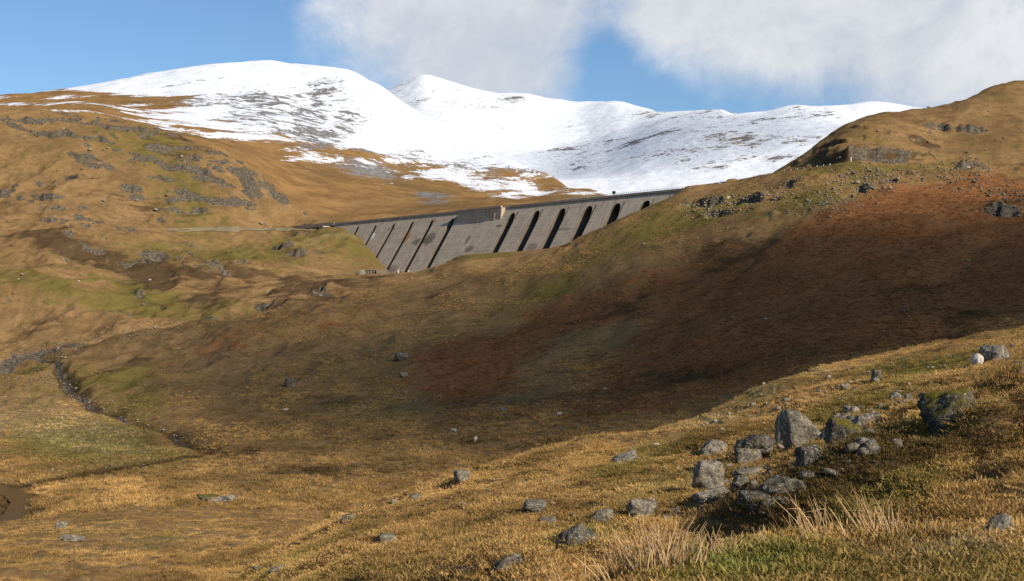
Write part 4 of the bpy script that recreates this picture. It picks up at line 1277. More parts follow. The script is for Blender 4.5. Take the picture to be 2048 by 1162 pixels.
def rock_mesh_data(name, seed, sub=3, shape=(1, 1, 1), **kw):
    co, fa = rock_verts(seed, sub, **kw)
    co = co * np.array(shape)
    me = bpy.data.meshes.new(name)
    me.from_pydata(co.tolist(), [], fa.tolist())
    me.polygons.foreach_set("use_smooth", np.ones(len(me.polygons), bool))
    me.materials.append(M_ROCK)
    return me


SHARED = [rock_mesh_data("rock", 100 + k, 3, rough=0.09) for k in range(9)]
SMALL = [rock_mesh_data("rock", 140 + k, 2, rough=0.10) for k in range(6)]


def set_rock(o, grain, moss, tone=1.0):
    o['grain'] = grain; o['moss'] = moss; o['tone'] = tone


def boulder(u, v, w, h, label, seed, lean=0.0, moss=0.0, tone=1.0, dmin=9, dmax=1e9, depth=0.9, sink=0.22, facets=13, sub=4, yaw=None, name="boulder", group=None, rough=0.075):
    """boulder whose foot rests at the surveyed spot; w and h are the sizes in sight pixels"""
    x, d, z = land.hit(u, v, dmin, dmax)
    if d < 60:
        w *= 0.90; h *= 0.92; tone *= 0.86
    wm = w / F * d; hm = h / F * d * (1 + sink)
    me = rock_mesh_data(name, seed, sub, (wm / 2, wm / 2 * depth, hm / 2), facets=facets, rough=rough)
    o = bpy.data.objects.new(name, me); COL.objects.link(o)
    o.location = (x, d + wm * 0.25 * depth, z + hm * (0.5 - sink))
    o.rotation_euler = (0, lean, random.uniform(-0.35, 0.35) if yaw is None else yaw)
    set_rock(o, float(np.clip(2.2 / max(wm, 0.2), 0.45, 4.0)), moss, tone)
    tag(o, label, "boulder" if name == "boulder" else "rock", group)
    return o


B = boulder
B(1602, 893, 94, 84, "big upright boulder with a pale slab end and green mossy top", 11, 0.05, 0.30, 1.15, 20, facets=9)
B(1563, 893, 26, 76, "narrow standing slab with white edge at the left end of the big upright boulder", 12, 0.06, 0.1, 1.0, 20, facets=7, depth=1.2)
B(1512, 908, 92, 44, "long dark boulder lying between the pale round boulder and the upright slab", 13, -0.05, 0.15, 0.62, 20)
B(1428, 908, 62, 32, "pale round-topped boulder with a dark undercut base, left of the long dark one", 14, 0.1, 0.15, 1.2, 18, facets=16)
B(1418, 978, 72, 66, "tall pale grey boulder with a blunt top standing alone above a flat slab", 15, 0.08, 0.05, 1.35, 14, facets=15)
B(1428, 1006, 92, 30, "flat pale slab lying just below the tall pale grey boulder", 16, -0.12, 0.15, 1.3, 12, facets=10)
B(1456, 976, 34, 20, "small grey stone tucked against the right foot of the tall pale boulder", 17, 0, 0.0, 1.1, 14)
B(1498, 932, 62, 42, "brown rounded boulder half covered in moss below the long dark boulder", 18, 0.1, 0.48, 0.95, 18)
B(1500, 955, 70, 20, "low grey rock sunk in grass under the brown mossy boulder", 19, -0.1, 0.2, 1.1, 16)
B(1478, 980, 40, 36, "brown mossy hump of rock right of the tall pale boulder", 20, 0.1, 0.45, 0.9, 14)
B(1650, 884, 42, 36, "round dark boulder just right of the big upright one", 21, 0, 0.1, 0.7, 22, facets=18)
B(1676, 868, 40, 30, "round grey boulder behind the round dark one", 22, 0, 0.1, 1.1, 24, facets=18)
B(1706, 872, 44, 46, "blocky speckled boulder standing right of the round pair", 23, 0.1, 0.1, 1.1, 24)
B(1738, 890, 76, 50, "large pale tilted slab leaning behind the moss-capped boulder", 24, -0.25, 0.15, 1.25, 21, facets=8)
B(1762, 862, 26, 32, "pale leaning stone at the upper end of the tilted slab", 25, 0.3, 0.0, 1.3, 24, facets=8)
B(1692, 948, 78, 74, "dark pointed boulder capped with bright yellow-green moss", 26, 0.18, 0.62, 0.55, 17, facets=9)
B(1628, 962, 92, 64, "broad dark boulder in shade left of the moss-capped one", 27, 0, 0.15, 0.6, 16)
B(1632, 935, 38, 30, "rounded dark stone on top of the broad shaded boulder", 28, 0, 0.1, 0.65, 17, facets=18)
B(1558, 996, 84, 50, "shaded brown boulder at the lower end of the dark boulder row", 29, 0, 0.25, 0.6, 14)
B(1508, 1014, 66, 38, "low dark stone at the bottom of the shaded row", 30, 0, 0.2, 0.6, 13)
B(1590, 990, 56, 40, "grey block wedged between the shaded boulders", 31, 0, 0.1, 0.8, 14)
B(1915, 868, 128, 98, "huge dark boulder thickly mossed on top on the bank at right", 32, -0.12, 0.62, 0.60, 17, facets=10, sink=0.18)
B(1935, 850, 60, 40, "grey lower lip of rock poking from under the huge mossy boulder", 33, -0.4, 0.0, 1.0, 17, facets=8)
B(1816, 826, 32, 32, "pale cracked upright stone left of the huge mossy boulder", 34, 0.15, 0.0, 1.35, 28, facets=9)
B(1792, 800, 34, 16, "flat grey rock above the pale cracked stone", 35, 0, 0.1, 1.1, 30)
B(1862, 808, 54, 26, "dark low rock behind the huge mossy boulder", 36, 0, 0.2, 0.75, 34)
B(1998, 738, 54, 40, "large rounded grey boulder high on the right edge next to the sheep", 37, 0, 0.15, 1.0, 60, facets=16)
B(2040, 748, 34, 30, "dark boulder cut by the right picture edge below the rounded grey one", 38, 0, 0.1, 0.7, 40)
B(1997, 1072, 60, 44, "pale blue-grey angular stone by the green turf at lower right", 39, -0.35, 0.0, 1.5, 9.4, 13, facets=8)
B(925, 966, 40, 34, "lichen-spotted boulder perched on the grassy skyline above the glen", 40, -0.25, 0.1, 1.15, 50, 66)
B(1248, 924, 62, 20, "long flat rock with a dark shaded left end in the orange grass", 41, -0.35, 0.1, 1.05, 40, 72)
B(1282, 1030, 66, 36, "triangular grey boulder pointing up out of the orange slope", 42, 0.2, 0.0, 1.15, 18, facets=7)
B(1070, 1022, 54, 26, "rounded lichen-grey boulder with a shadow on its left in the grass", 43, 0, 0.15, 1.0, 25)
B(1150, 1092, 100, 44, "long dark slab sloping down to the left with a deep hollow beside it", 44, -0.52, 0.1, 0.75, 13, facets=8, depth=0.6)
B(1205, 1040, 60, 22, "flat brown-grey slab between the long dark slab and the triangular boulder", 45, -0.2, 0.05, 1.1, 18, facets=8)
B(1095, 1050, 46, 20, "small dark block left of the long sloping slab", 46, 0, 0.1, 0.75, 18)
B(1010, 1142, 84, 34, "low mossy slab sloping to the lower left at the picture bottom", 47, -0.5, 0.3, 0.85, 12, facets=8, depth=0.6)
B(778, 1088, 46, 26, "speckled low boulder alone in the bright orange grass", 48, 0, 0.1, 1.05, 22)
B(700, 1042, 40, 18, "grey rock on the crest of the orange slope at lower left", 49, -0.1, 0.1, 1.15, 40, 62)
B(1330, 1043, 24, 16, "bright white stone just behind the tall rushes", 50, 0, -0.5, 2.0, 14)
B(1348, 1028, 30, 16, "grey stone a little above the bright white one", 51, 0, 0, 1.2, 15)
B(1312, 892, 18, 8, "tiny bright white stone in the orange grass below the skyline", 52, 0, -0.5, 2.1, 50, 78)
B(792, 1008, 20, 12, "small pale stone on the crest right of a grey crest rock", 53, 0, -0.2, 1.6, 45, 62)
B(828, 1000, 34, 14, "dark flat stone next to the small pale one on the crest", 54, -0.3, 0.1, 0.8, 45, 62)
B(935, 1148, 44, 18, "pale broken rock at the picture bottom left of the mossy slab", 55, -0.1, 0.1, 1.2, 12)
B(880, 1145, 26, 18, "dark rock beside the pale broken one at the bottom", 56, 0, 0.2, 0.7, 12)
B(1670, 848, 26, 22, "grey weathered stone with white lichen above the round boulders", 57, 0, 0, 1.2, 34)
B(1752, 762, 20, 24, "dark upright stone standing on the upper slope", 58, 0.1, 0, 0.7, 60, facets=8)
B(1898, 752, 26, 10, "small white-topped rock left of the resting sheep", 59, 0, -0.3, 1.7, 60)
B(1712, 800, 12, 6, "tiny white stone on the upper right slope", 60, 0, -0.5, 2.0, 60)
B(455, 1003, 34, 16, "grey boulder beside a mossy hump on the glen floor", 61, 0, 0.1, 1.0, 120)
B(420, 1004, 54, 16, "mossy hump next to the grey boulder on the glen floor", 62, 0, 0.6, 0.9, 120)
B(125, 1056, 24, 16, "grey rock by the riverside right of the pool", 63, 0, 0.1, 0.95, 80)
B(142, 1080, 44, 12, "low pale rock at the lower left in orange grass", 64, 0, 0.1, 1.15, 60)
B(580, 773, 26, 18, "dark blue-grey boulder alone on the glen side", 65, 0, 0, 0.75, 200)
B(803, 720, 26, 16, "dark boulder above the red bracken patch", 66, 0, 0, 0.75, 300)
B(807, 754, 18, 10, "pale grey boulder at the left edge of the red bracken patch", 67, 0, 0, 1.1, 280)
B(1007, 822, 16, 8, "blue-grey boulder at the foot of the right hand hill", 68, 0, 0, 1.0, 200)
B(1210, 780, 10, 6, "small whitish rock in the dark heather of the glen side", 69, 0, -0.5, 1.9, 200)
B(1458, 396, 8, 5, "white boulder on the grass below the dam road", 70, 0, -0.5, 2.2, 420)
B(560, 1150, 50, 22, "long grey rock in the grass at the lower left bottom", 71, -0.3, 0.1, 1.1, 28)
B(520, 1140, 30, 16, "mossy grey rock left of the long grey one at the bottom", 72, -0.2, 0.25, 0.95, 28)


def scatter(n, area, sizes, label, group, dmin, dmax, name="rock", tones=(0.7, 1.2), moss=(0.0, 0.2), seed=0, flat=0.65, meshes=None):
    rg = random.Random(seed)
    made = 0; tries = 0
    src = None
    while made < n and tries < n * 30:
        tries += 1
        u, v = area(rg)
        x, d, z = land.hit(u, v, dmin, dmax)
        if not (dmin < d < dmax): continue
        vv = YH - F * z / d
        if abs(vv - v) > 3: continue
        px = sizes[0] * (sizes[1] / sizes[0]) ** (rg.random() ** 1.8)
        w = px / F * d
        me = rg.choice(meshes or SHARED)
        if src is None:
            o = bpy.data.objects.new(name, me); src = o
        else:
            o = src.copy(); o.data = me
        COL.objects.link(o)
        hh = w * rg.uniform(flat * 0.7, flat * 1.25)
        o.scale = (w / 2, w / 2 * rg.uniform(0.7, 1.1), hh / 2)
        o.location = (x, d, z + hh * 0.42)
        o.rotation_euler = (rg.uniform(-0.3, 0.3), rg.uniform(-0.35, 0.35), rg.uniform(0, 6.28))
        # object-space grain follows world metres
        set_rock(o, float(np.clip(2.0 / max(w, 0.15), 0.4, 6.0)), rg.uniform(*moss), rg.uniform(*tones))
        tag(o, label, "rock" if name == "rock" else "stone", group)
        made += 1


def along(pts, spread_u, spread_v):
    P = np.array(pts, float)
    s = np.r_[0, np.cumsum(np.hypot(*np.diff(P, axis=0).T))]

    def f(rg):
        q = rg.random() * s[-1]
        return (float(np.interp(q, s, P[:, 0])) + rg.gauss(0, spread_u), float(np.interp(q, s, P[:, 1])) + rg.gauss(0, spread_v))
    return f


def rect(u0, u1, v0, v1):
    return lambda rg: (rg.uniform(u0, u1), rg.uniform(v0, v1))


scatter(22, along([(1380, 830), (1500, 812), (1620, 802)], 34, 20), (5, 18), "small lichen-spotted stone near the grassy skyline left of the upright boulder", "stones near the grassy skyline", 40, 128, name="stone", seed=46, moss=(0, 0.3), tones=(0.9, 1.6))
scatter(26, along([(1640, 800), (1760, 790), (1860, 770), (1980, 745)], 40, 24), (5, 22), "small lichen-spotted stone scattered below the sheep at the upper right", "stones below the resting sheep", 40, 128, seed=1, moss=(0, 0.3))
scatter(34, along([(1640, 850), (1740, 828), (1850, 800)], 36, 16), (10, 30), "grey stone lying among the big boulders on the right slope", "stones among the big boulders", 24, 70, seed=2, moss=(0, 0.35))
scatter(30, along([(1360, 905), (1420, 930), (1480, 1000), (1600, 900)], 40, 24), (5, 15), "small pale stone in the grass around the tall boulders", "stones around the tall boulders", 18, 60, name="stone", seed=3, tones=(0.9, 1.7))
scatter(22, along([(1120, 1030), (1200, 1010), (1330, 1008)], 40, 8), (6, 16), "small whitish stone strung along the grassy shelf", "stones along the grassy shelf", 16, 40, name="stone", seed=4, tones=(1.0, 1.7))
scatter(12, along([(660, 1058), (760, 1030), (900, 1000), (1080, 960)], 40, 18), (4, 10), "tiny grey stone in the orange grass of the foreground slope", "stones in the orange grass", 24, 68, name="stone", seed=5, tones=(0.8, 1.4))
scatter(44, along([(1385, 420), (1440, 418), (1500, 400), (1560, 384), (1600, 372)], 14, 9), (4, 9), "grey rock in the boulder run below the dam road", "rocks in the boulder run", 400, 600, seed=6, meshes=SMALL)
scatter(52, along([(1600, 415), (1660, 408), (1700, 395), (1740, 372), (1790, 350), (1690, 345), (1680, 385)], 16, 10), (4, 11), "grey block of the rocky band on the right hill under the road", "blocks of the rocky band", 380, 540, seed=7, meshes=SMALL)
scatter(30, along([(1850, 350), (1920, 360), (2000, 380), (2040, 410), (1980, 425)], 26, 12), (4, 11), "dark rock of the scree at the right edge under the road", "scree rocks at the right edge", 360, 540, seed=8, meshes=SMALL, tones=(0.6, 1.1))
scatter(26, along([(1990, 470), (1930, 520), (1860, 570), (1800, 640), (1720, 690)], 12, 10), (3, 8), "small grey rock in the line of stones down the right hill", "rocks down the right hill", 240, 480, seed=9, meshes=SMALL, tones=(0.7, 1.2))
scatter(28, rect(1100, 2000, 470, 680), (2.5, 7), "lone pale stone on the bracken covered hill", "stones on the bracken hill", 230, 520, name="stone", seed=10, meshes=SMALL, tones=(0.9, 1.7))
scatter(22, along([(600, 770), (720, 770), (830, 790), (980, 820), (1150, 790), (1250, 775)], 40, 12), (3, 9), "grey stone at the foot of the right hill", "stones at the foot of the right hill", 200, 420, name="stone", seed=11, meshes=SMALL, tones=(0.8, 1.4))
scatter(20, along([(330, 652), (250, 672), (180, 684)], 14, 6), (3, 9), "grey stone in the upper gorge below the dark cliff", "stones in the upper gorge", 280, 540, name="stone", seed=12, meshes=SMALL, tones=(0.7, 1.4))
scatter(22, along([(170, 688), (60, 710), (0, 740)], 14, 8), (3, 10), "grey stone in the wide rocky stream bed at the left edge", "stones in the wide stream bed", 280, 540, name="stone", seed=42, meshes=SMALL, tones=(0.7, 1.4))
scatter(20, along([(30, 760), (110, 755), (150, 790), (210, 820)], 14, 8), (3, 9), "grey stone where the burn bends out of the gorge", "stones at the burn bend", 280, 540, name="stone", seed=43, meshes=SMALL, tones=(0.7, 1.4))
scatter(44, along([(1480, 1020), (1560, 985), (1640, 940), (1720, 900), (1770, 862)], 24, 15), (14, 44), "dark broken rock of the shaded boulder row on the bank", "broken rocks of the shaded row", 13, 40, seed=44, tones=(0.5, 1.0), moss=(0.0, 0.4))
scatter(22, along([(1410, 1000), (1460, 940), (1530, 915), (1600, 905)], 36, 16), (10, 28), "grey stone beside the tall pale boulder", "stones beside the tall pale boulder", 14, 40, name="stone", seed=45, tones=(0.8, 1.4), moss=(0.0, 0.3))
scatter(26, along([(120, 760), (190, 815), (300, 848), (400, 890)], 6, 3), (2.5, 6), "pale stone on the bank of the burn", "stones on the burn bank", 180, 420, name="stone", seed=13, meshes=SMALL, tones=(1.0, 1.9))
scatter(24, along([(80, 950), (200, 937), (260, 930), (330, 920), (400, 908)], 16, 4), (3, 9), "grey stone along the low bank by the river", "stones along the river bank", 150, 260, name="stone", seed=14, meshes=SMALL)
scatter(30, rect(0, 300, 770, 880), (3, 8), "grey stone on the sunlit glen floor", "stones on the glen floor", 180, 420, name="stone", seed=15, meshes=SMALL)
scatter(26, rect(0, 560, 420, 620), (3, 9), "grey rock on the lower left hillside", "rocks on the lower left hillside", 480, 840, seed=16, meshes=SMALL)
scatter(26, rect(20, 620, 230, 430), (4, 9), "dark rock on the upper left hill", "rocks on the upper left hill", 700, 960, seed=17, meshes=SMALL, tones=(0.6, 1.2))
scatter(18, rect(1720, 2040, 200, 320), (3, 8), "grey rock on the rounded hill above the road", "rocks above the road", 525, 700, seed=18, meshes=SMALL)



def scree(n, area, sizes, dmin, dmax, seed, tone=0.9):
    """rubble too small to tell apart: one object"""
    rg = random.Random(seed)
    parts = [rock_verts(160 + k, 1, rough=0.1) for k in range(4)]
    mb = MB()
    for _ in range(n):
        u, v = area(rg)
        x, d, z = land.hit(u, v, dmin, dmax)
        if not (dmin < d < dmax) or abs(YH - F * z / d - v) > 3: continue
        w = sizes[0] * (sizes[1] / sizes[0]) ** (rg.random() ** 1.6) / F * d
        co, fa = rg.choice(parts)
        a = rg.uniform(0, 6.28); c_, s_ = math.cos(a), math.sin(a)
        h = w * rg.uniform(0.4, 0.9)
        p = co * np.array([w / 2, w / 2 * rg.uniform(0.6, 1), h / 2])
        p = np.stack([p[:, 0] * c_ - p[:, 1] * s_ + x, p[:, 0] * s_ + p[:, 1] * c_ + d, p[:, 2] + z + h * 0.25], -1)
        mb.add(p, fa.tolist())
    o = mb.build("scree", M_ROCK, None, True)
    set_rock(o, 1.2, 0.05, tone)
    tag(o, kind='stuff')


scree(420, along([(1385, 420), (1440, 418), (1500, 400), (1560, 384), (1610, 366)], 22, 12), (2, 6), 400, 600, 31)
scree(620, along([(1590, 418), (1660, 408), (1700, 395), (1740, 372), (1790, 350), (1690, 345), (1680, 385), (1640, 410)], 26, 14), (2, 7), 380, 540, 32)
scree(420, along([(1820, 345), (1880, 352), (1940, 365), (2000, 380), (2045, 410), (1980, 425)], 34, 14), (2, 7), 360, 540, 33, 0.75)
scree(260, along([(330, 652), (250, 672), (150, 690), (60, 710), (0, 740), (30, 760), (110, 755), (150, 790), (210, 820)], 16, 9), (1.5, 5), 280, 540, 34, 0.9)
scree(260, along([(1380, 830), (1500, 812), (1640, 800), (1760, 790), (1860, 770), (1980, 745)], 60, 34), (3, 11), 34, 128, 35, 1.35)
scree(150, along([(1380, 905), (1450, 940), (1560, 900), (1680, 860), (1760, 850)], 50, 26), (5, 14), 16, 70, 36, 1.1)
scree(170, along([(640, 1062), (760, 1030), (900, 985), (1080, 950), (1300, 930)], 60, 26), (3, 8), 24, 78, 37, 1.3)

# ------------------------------------------------------------------ sheep
M_WOOL = plain_material("wool", (0.46, 0.40, 0.34), 0.95, 0.18, 9.0)


def sheep_mesh():
    """one continuous body: trunk, neck, lowered or raised head, four legs; joined by a voxel remesh"""
    mb = MB()
    mb.tube([(-0.52, 0, 0.66), (-0.46, 0, 0.66), (-0.25, 0, 0.67), (0.05, 0, 0.66), (0.30, 0, 0.67), (0.44, 0, 0.72), (0.56, 0, 0.82), (0.64, 0, 0.86), (0.74, 0, 0.80), (0.84, 0, 0.72), (0.88, 0, 0.70)],
            [0.10, 0.22, 0.29, 0.31, 0.28, 0.22, 0.15, 0.115, 0.10, 0.06, 0.04], 12)
    for sx, kx in ((0.30, 0.02), (-0.36, -0.05)):
        for sy in (-0.13, 0.13):
            mb.tube([(sx, sy, 0.55), (sx + kx, sy, 0.34), (sx - kx * 0.4, sy, 0.17), (sx, sy, 0.02), (sx + 0.05, sy, 0.0)], [0.11, 0.06, 0.038, 0.04, 0.03], 8)
    for sy in (-1, 1):
        mb.tube([(0.66, sy * 0.08, 0.90), (0.63, sy * 0.19, 0.89), (0.62, sy * 0.24, 0.86)], [0.035, 0.045, 0.02], 6)
    mb.tube([(-0.52, 0, 0.70), (-0.58, 0, 0.58), (-0.58, 0, 0.46)], [0.06, 0.055, 0.03], 6)
    tmp = mb.build("sheep", M_WOOL)
    md = tmp.modifiers.new("join", 'REMESH'); md.mode = 'VOXEL'; md.voxel_size = 0.035; md.use_smooth_shade = True
    dg_ = bpy.context.evaluated_depsgraph_get()
    me = bpy.data.meshes.new_from_object(tmp.evaluated_get(dg_))
    bpy.data.objects.remove(tmp)
    co = np.zeros(len(me.vertices) * 3); me.vertices.foreach_get("co", co); co = co.reshape(-1, 3)
    no = np.zeros(len(me.vertices) * 3); me.vertices.foreach_get("normal", no); no = no.reshape(-1, 3)
    w = sstep(co[:, 2], 0.38, 0.5) * (co[:, 0] < 0.55)
    co += no * (w * 0.025 * perlin(co[:, 0] * 14 + co[:, 1] * 9, co[:, 2] * 14, 3))[:, None]
    me.vertices.foreach_set("co", co.ravel())
    me.update()
    me.materials.clear(); me.materials.append(M_WOOL)
    return me


SHEEP = sheep_mesh()
src = None
for (u, v, yaw, dmin, sc, lab) in [(1954, 744, 1.25, 60, 1.0, "cream sheep resting beside the rounded grey boulder at right"),
                                   (908, 866, 2.6, 180, 1.05, "pale sheep grazing on the brown glen floor, head to the left"),
                                   (951, 883, 1.35, 180, 1.05, "pale sheep on the brown glen floor seen from behind"),
                                   (1118, 832, 0.2, 180, 0.95, "distant pale sheep standing below the right hand hill"),
                                   (572, 823, 0.6, 180, 0.95, "lone pale sheep on the sunny side of the glen, far left of the others"),
                                   (1939, 338, 3.0, 440, 1.35, "white sheep standing at the roadside under the rounded hill"),
                                   (299, 562, 0.1, 500, 1.1, "white sheep on the lower left hillside below the dam"),
                                   (157, 565, 2.9, 480, 1.1, "white sheep near the sunny knoll at the left")]:
    x, d, z = land.hit(u, v, dmin)
    if src is None:
        o = bpy.data.objects.new("sheep", SHEEP); src = o
    else:
        o = src.copy()
    COL.objects.link(o)
    o.location = (x, d, z - 0.06); o.rotation_euler = (0, 0, yaw); o.scale = (sc, sc, sc)
    tag(o, lab, "sheep", "sheep grazing in the glen")

# ------------------------------------------------------------------ grass
def blades_mesh(name, rg, nb, height, spread, width, lean, curl, mat, segs=3, hvar=0.5, droop=0.0):
    vs = []; fs = []; sh = []
    for b in range(nb):
        a = rg.uniform(0, 2 * math.pi); r = spread * math.sqrt(rg.random())
        x0, y0 = r * math.cos(a), r * math.sin(a)
        h = height * (1 - hvar * rg.random())
        la = rg.uniform(0, 2 * math.pi) if rg.random() < 0.55 else a
        ln = lean * rg.uniform(0.2, 1.0) * h
        cu = curl * rg.uniform(0.2, 1.0) * h
        wa = rg.uniform(0, math.pi)
        wx_, wy_ = math.cos(wa) * width, math.sin(wa) * width
        s = rg.random()
        b0 = len(vs)
        for k in range(segs):
            t = k / segs
            x = x0 + math.cos(la) * (ln * t + cu * t * t); y = y0 + math.sin(la) * (ln * t + cu * t * t)
            z = h * (t - droop * t * t * t) - 0.03 * height
            w = 1 - 0.55 * t
            vs += [(x - wx_ * w, y - wy_ * w, z), (x + wx_ * w, y + wy_ * w, z)]; sh += [s * 0.8 + 0.2 * t] * 2
        x = x0 + math.cos(la) * (ln + cu); y = y0 + math.sin(la) * (ln + cu)
        vs.append((x, y, h * (1 - droop))); sh.append(s * 0.8 + 0.2)
        for k in range(segs - 1):
            q = b0 + 2 * k
            fs.append((q, q + 1, q + 3, q + 2))
        q = b0 + 2 * (segs - 1)
        fs.append((q, q + 1, q + 2))
    me = bpy.data.meshes.new(name)
    me.from_pydata(vs, [], fs)
    at = me.attributes.new("shade", 'FLOAT', 'POINT'); at.data.foreach_set("value", np.array(sh, np.float32))
    me.materials.append(mat)
    return me


M_GRASS = grass_material("dry_grass")


def gn_instancer(name, source):
    ng = bpy.data.node_groups.new(name, 'GeometryNodeTree')
    ng.interface.new_socket("Geometry", in_out='INPUT', socket_type='NodeSocketGeometry')
    ng.interface.new_socket("Geometry", in_out='OUTPUT', socket_type='NodeSocketGeometry')
    gi = ng.nodes.new('NodeGroupInput'); go = ng.nodes.new('NodeGroupOutput')
    iop = ng.nodes.new('GeometryNodeInstanceOnPoints')
    oi = ng.nodes.new('GeometryNodeObjectInfo'); oi.transform_space = 'ORIGINAL'
    oi.inputs['Object'].default_value = source
    oi.inputs['As Instance'].default_value = True
    r = ng.nodes.new('GeometryNodeInputNamedAttribute'); r.data_type = 'FLOAT_VECTOR'; r.inputs[0].default_value = "rot"
    s = ng.nodes.new('GeometryNodeInputNamedAttribute'); s.data_type = 'FLOAT_VECTOR'; s.inputs[0].default_value = "scl"
    L = ng.links.new
    L(gi.outputs[0], iop.inputs['Points'])
    L(oi.outputs['Geometry'], iop.inputs['Instance'])
    L(r.outputs[0], iop.inputs['Rotation'])
    L(s.outputs[0], iop.inputs['Scale'])
    L(iop.outputs[0], go.inputs[0])
    return ng


def grass_field(name, source, x, y, z, rotz, tilt, scl, tint):
    n = len(x)
    me = bpy.data.meshes.new(name)
    me.vertices.add(n)
    me.vertices.foreach_set("co", np.stack([x, y, z], -1).astype(np.float32).ravel())
    at = me.attributes.new("rot", 'FLOAT_VECTOR', 'POINT'); at.data.foreach_set("vector", np.stack([tilt[0], tilt[1], rotz], -1).astype(np.float32).ravel())
    at = me.attributes.new("scl", 'FLOAT_VECTOR', 'POINT'); at.data.foreach_set("vector", np.asarray(scl, np.float32).ravel())
    at = me.attributes.new("tint", 'FLOAT_COLOR', 'POINT'); at.data.foreach_set("color", np.concatenate([tint, np.ones((n, 1))], 1).astype(np.float32).ravel())
    o = bpy.data.objects.new(name, me); COL.objects.link(o)
    md = o.modifiers.new("tufts", 'NODES'); md.node_group = gn_instancer(name, source)
    tag(o, kind='stuff')
    return o


rgp = random.Random(5)
TUFT = [blades_mesh("grass", rgp, 46, 0.15, 0.17, 0.0040, 0.5, 0.6, M_GRASS, 3, 0.55, 0.12) for _ in range(3)]
MOSS = [blades_mesh("grass", rgp, 80, 0.036, 0.16, 0.0050, 0.7, 0.6, M_GRASS, 2, 0.6, 0.1) for _ in range(2)]
FARG = [blades_mesh("grass", rgp, 34, 0.42, 0.42, 0.022, 0.5, 0.5, M_GRASS, 2, 0.55, 0.1) for _ in range(2)]
sources = []
for me, (sx, sy) in zip(TUFT + MOSS + FARG, [(2.0, 8.6), (2.6, 8.9), (3.1, 9.1), (2.4, 8.7), (2.9, 8.4), (-3.5, 62), (-1.5, 60)]):
    o = bpy.data.objects.new("grass", me); COL.objects.link(o)
    o.location = (sx, sy, float(land.z(sx, sy)))
    tag(o, kind='stuff')
    sources.append(o)


def tints(n, g, b, p, dk, rg, lift=1.0):
    straw = np.array([0.53, 0.340, 0.135]); straw2 = np.array([0.35, 0.215, 0.080]); pal = np.array([0.52, 0.41, 0.22])
    olive = np.array([0.26, 0.205, 0.062]); grn = np.array([0.17, 0.175, 0.050]); brk = np.array([0.23, 0.095, 0.040]); pt = np.array([0.085, 0.056, 0.027])
    r = rg.random((n, 1))
    c = straw * r + straw2 * (1 - r)
    f = sstep(g + 0.35 * (rg.random(n) - 0.5), 0.28, 0.72)[:, None]; c = c * (1 - f) + olive * f
    f = sstep(g + 0.4 * (rg.random(n) - 0.5), 0.72, 1.15)[:, None]; c = c * (1 - f) + grn * f
    f = (sstep(p + 0.6 * (rg.random(n) - 0.5), 0.3, 0.7) * 0.9)[:, None]; c = c * (1 - f) + pal * f
    f = (sstep(b + 0.5 * (rg.random(n) - 0.5), 0.3, 0.75) * 0.9)[:, None]; c = c * (1 - f) + brk * f
    f = (sstep(dk + 0.5 * (rg.random(n) - 0.5), 0.35, 0.8) * 0.8)[:, None]; c = c * (1 - f) + pt * f  # peat tint, also carries the painted shade of the near bank
    c = c * (0.72 + 0.5 * rg.random((n, 1))) * lift
    return c


def sow(n, d0, d1, u0, u1, power, seed):
    rg = np.random.default_rng(seed)
    e = 2 - power
    d = (d0 ** e + rg.random(n) * (d1 ** e - d0 ** e)) ** (1 / e)
    u = u0 + rg.random(n) * (u1 - u0)
    return rg, u, d


def plant(n, d0, d1, u0, u1, power, seed, srcs, size, keep, name="grass"):
    rg, u, d = sow(n, d0, d1, u0, u1, power, seed)
    A = {k: land.samp(land.attrs[k], u, d) for k in ('green', 'bracken', 'dark', 'pale', 'rock')}
    nzz = land.samp(nz, u, d)
    k = (A['rock'] < 0.32) & (rg.random(n) < keep(A, u, d))
    x = (u - CX) / F * d
    k &= ~((d > 120) & inside(x, d, pool_xy))
    u, d, x = u[k], d[k], x[k]
    A = {kk: a[k] for kk, a in A.items()}
    m = len(u)
    z = land.samp(land.Z, u, d)
    pt_ = 1.0 + 1.0 * land.samp(patch, u, d)
    tint = tints(m, A['green'], A['bracken'], A['pale'], A['dark'], rg) * np.clip(pt_, 0.55, 1.5)[:, None]
    s = size(A, u, d, rg, m)
    scl = np.stack([s * (0.8 + 0.5 * rg.random(m)), s * (0.8 + 0.5 * rg.random(m)), s * (0.7 + 0.6 * rg.random(m))], -1)
    rot = rg.random(m) * 6.283
    which = rg.integers(0, len(srcs), m)
    for i, sob in enumerate(srcs):
        w = which == i
        grass_field(name, sob, x[w], d[w], z[w], rot[w], (0.18 * rg.normal(size=w.sum()), 0.18 * rg.normal(size=w.sum())), scl[w], tint[w])


clump = fbm(X * 1.0, Y * 1.0, 1.6, 2, 700)
patch = fbm(X, Y * 0.8, np.sqrt(D) * 0.75, 4, 705)


def keep_straw(A, u, d):
    c = land.samp(clump, u, d)
    return np.clip((1.15 - 1.25 * A['green']) * (0.50 + 1.9 * c), 0.03, 1)


# tall dry grass of the foreground slope
plant(95000, 13.0, 165, -140, 2190, 1.55, 21, sources[0:3], lambda A, u, d, rg, m: (0.20 + 0.0120 * np.minimum(d, 70)) * (0.6 + 0.6 * rg.random(m) ** 2 + 0.9 * np.clip(land.samp(clump, u, d) + 0.1, 0, 0.8)), keep_straw)
# mossy short turf everywhere near
plant(60000, 6.3, 60, 300, 2190, 1.35, 22, sources[3:5], lambda A, u, d, rg, m: (0.75 + 0.5 * rg.random(m)) * (1 + d / 55), lambda A, u, d: np.clip(0.62 + A['green'], 0, 1))
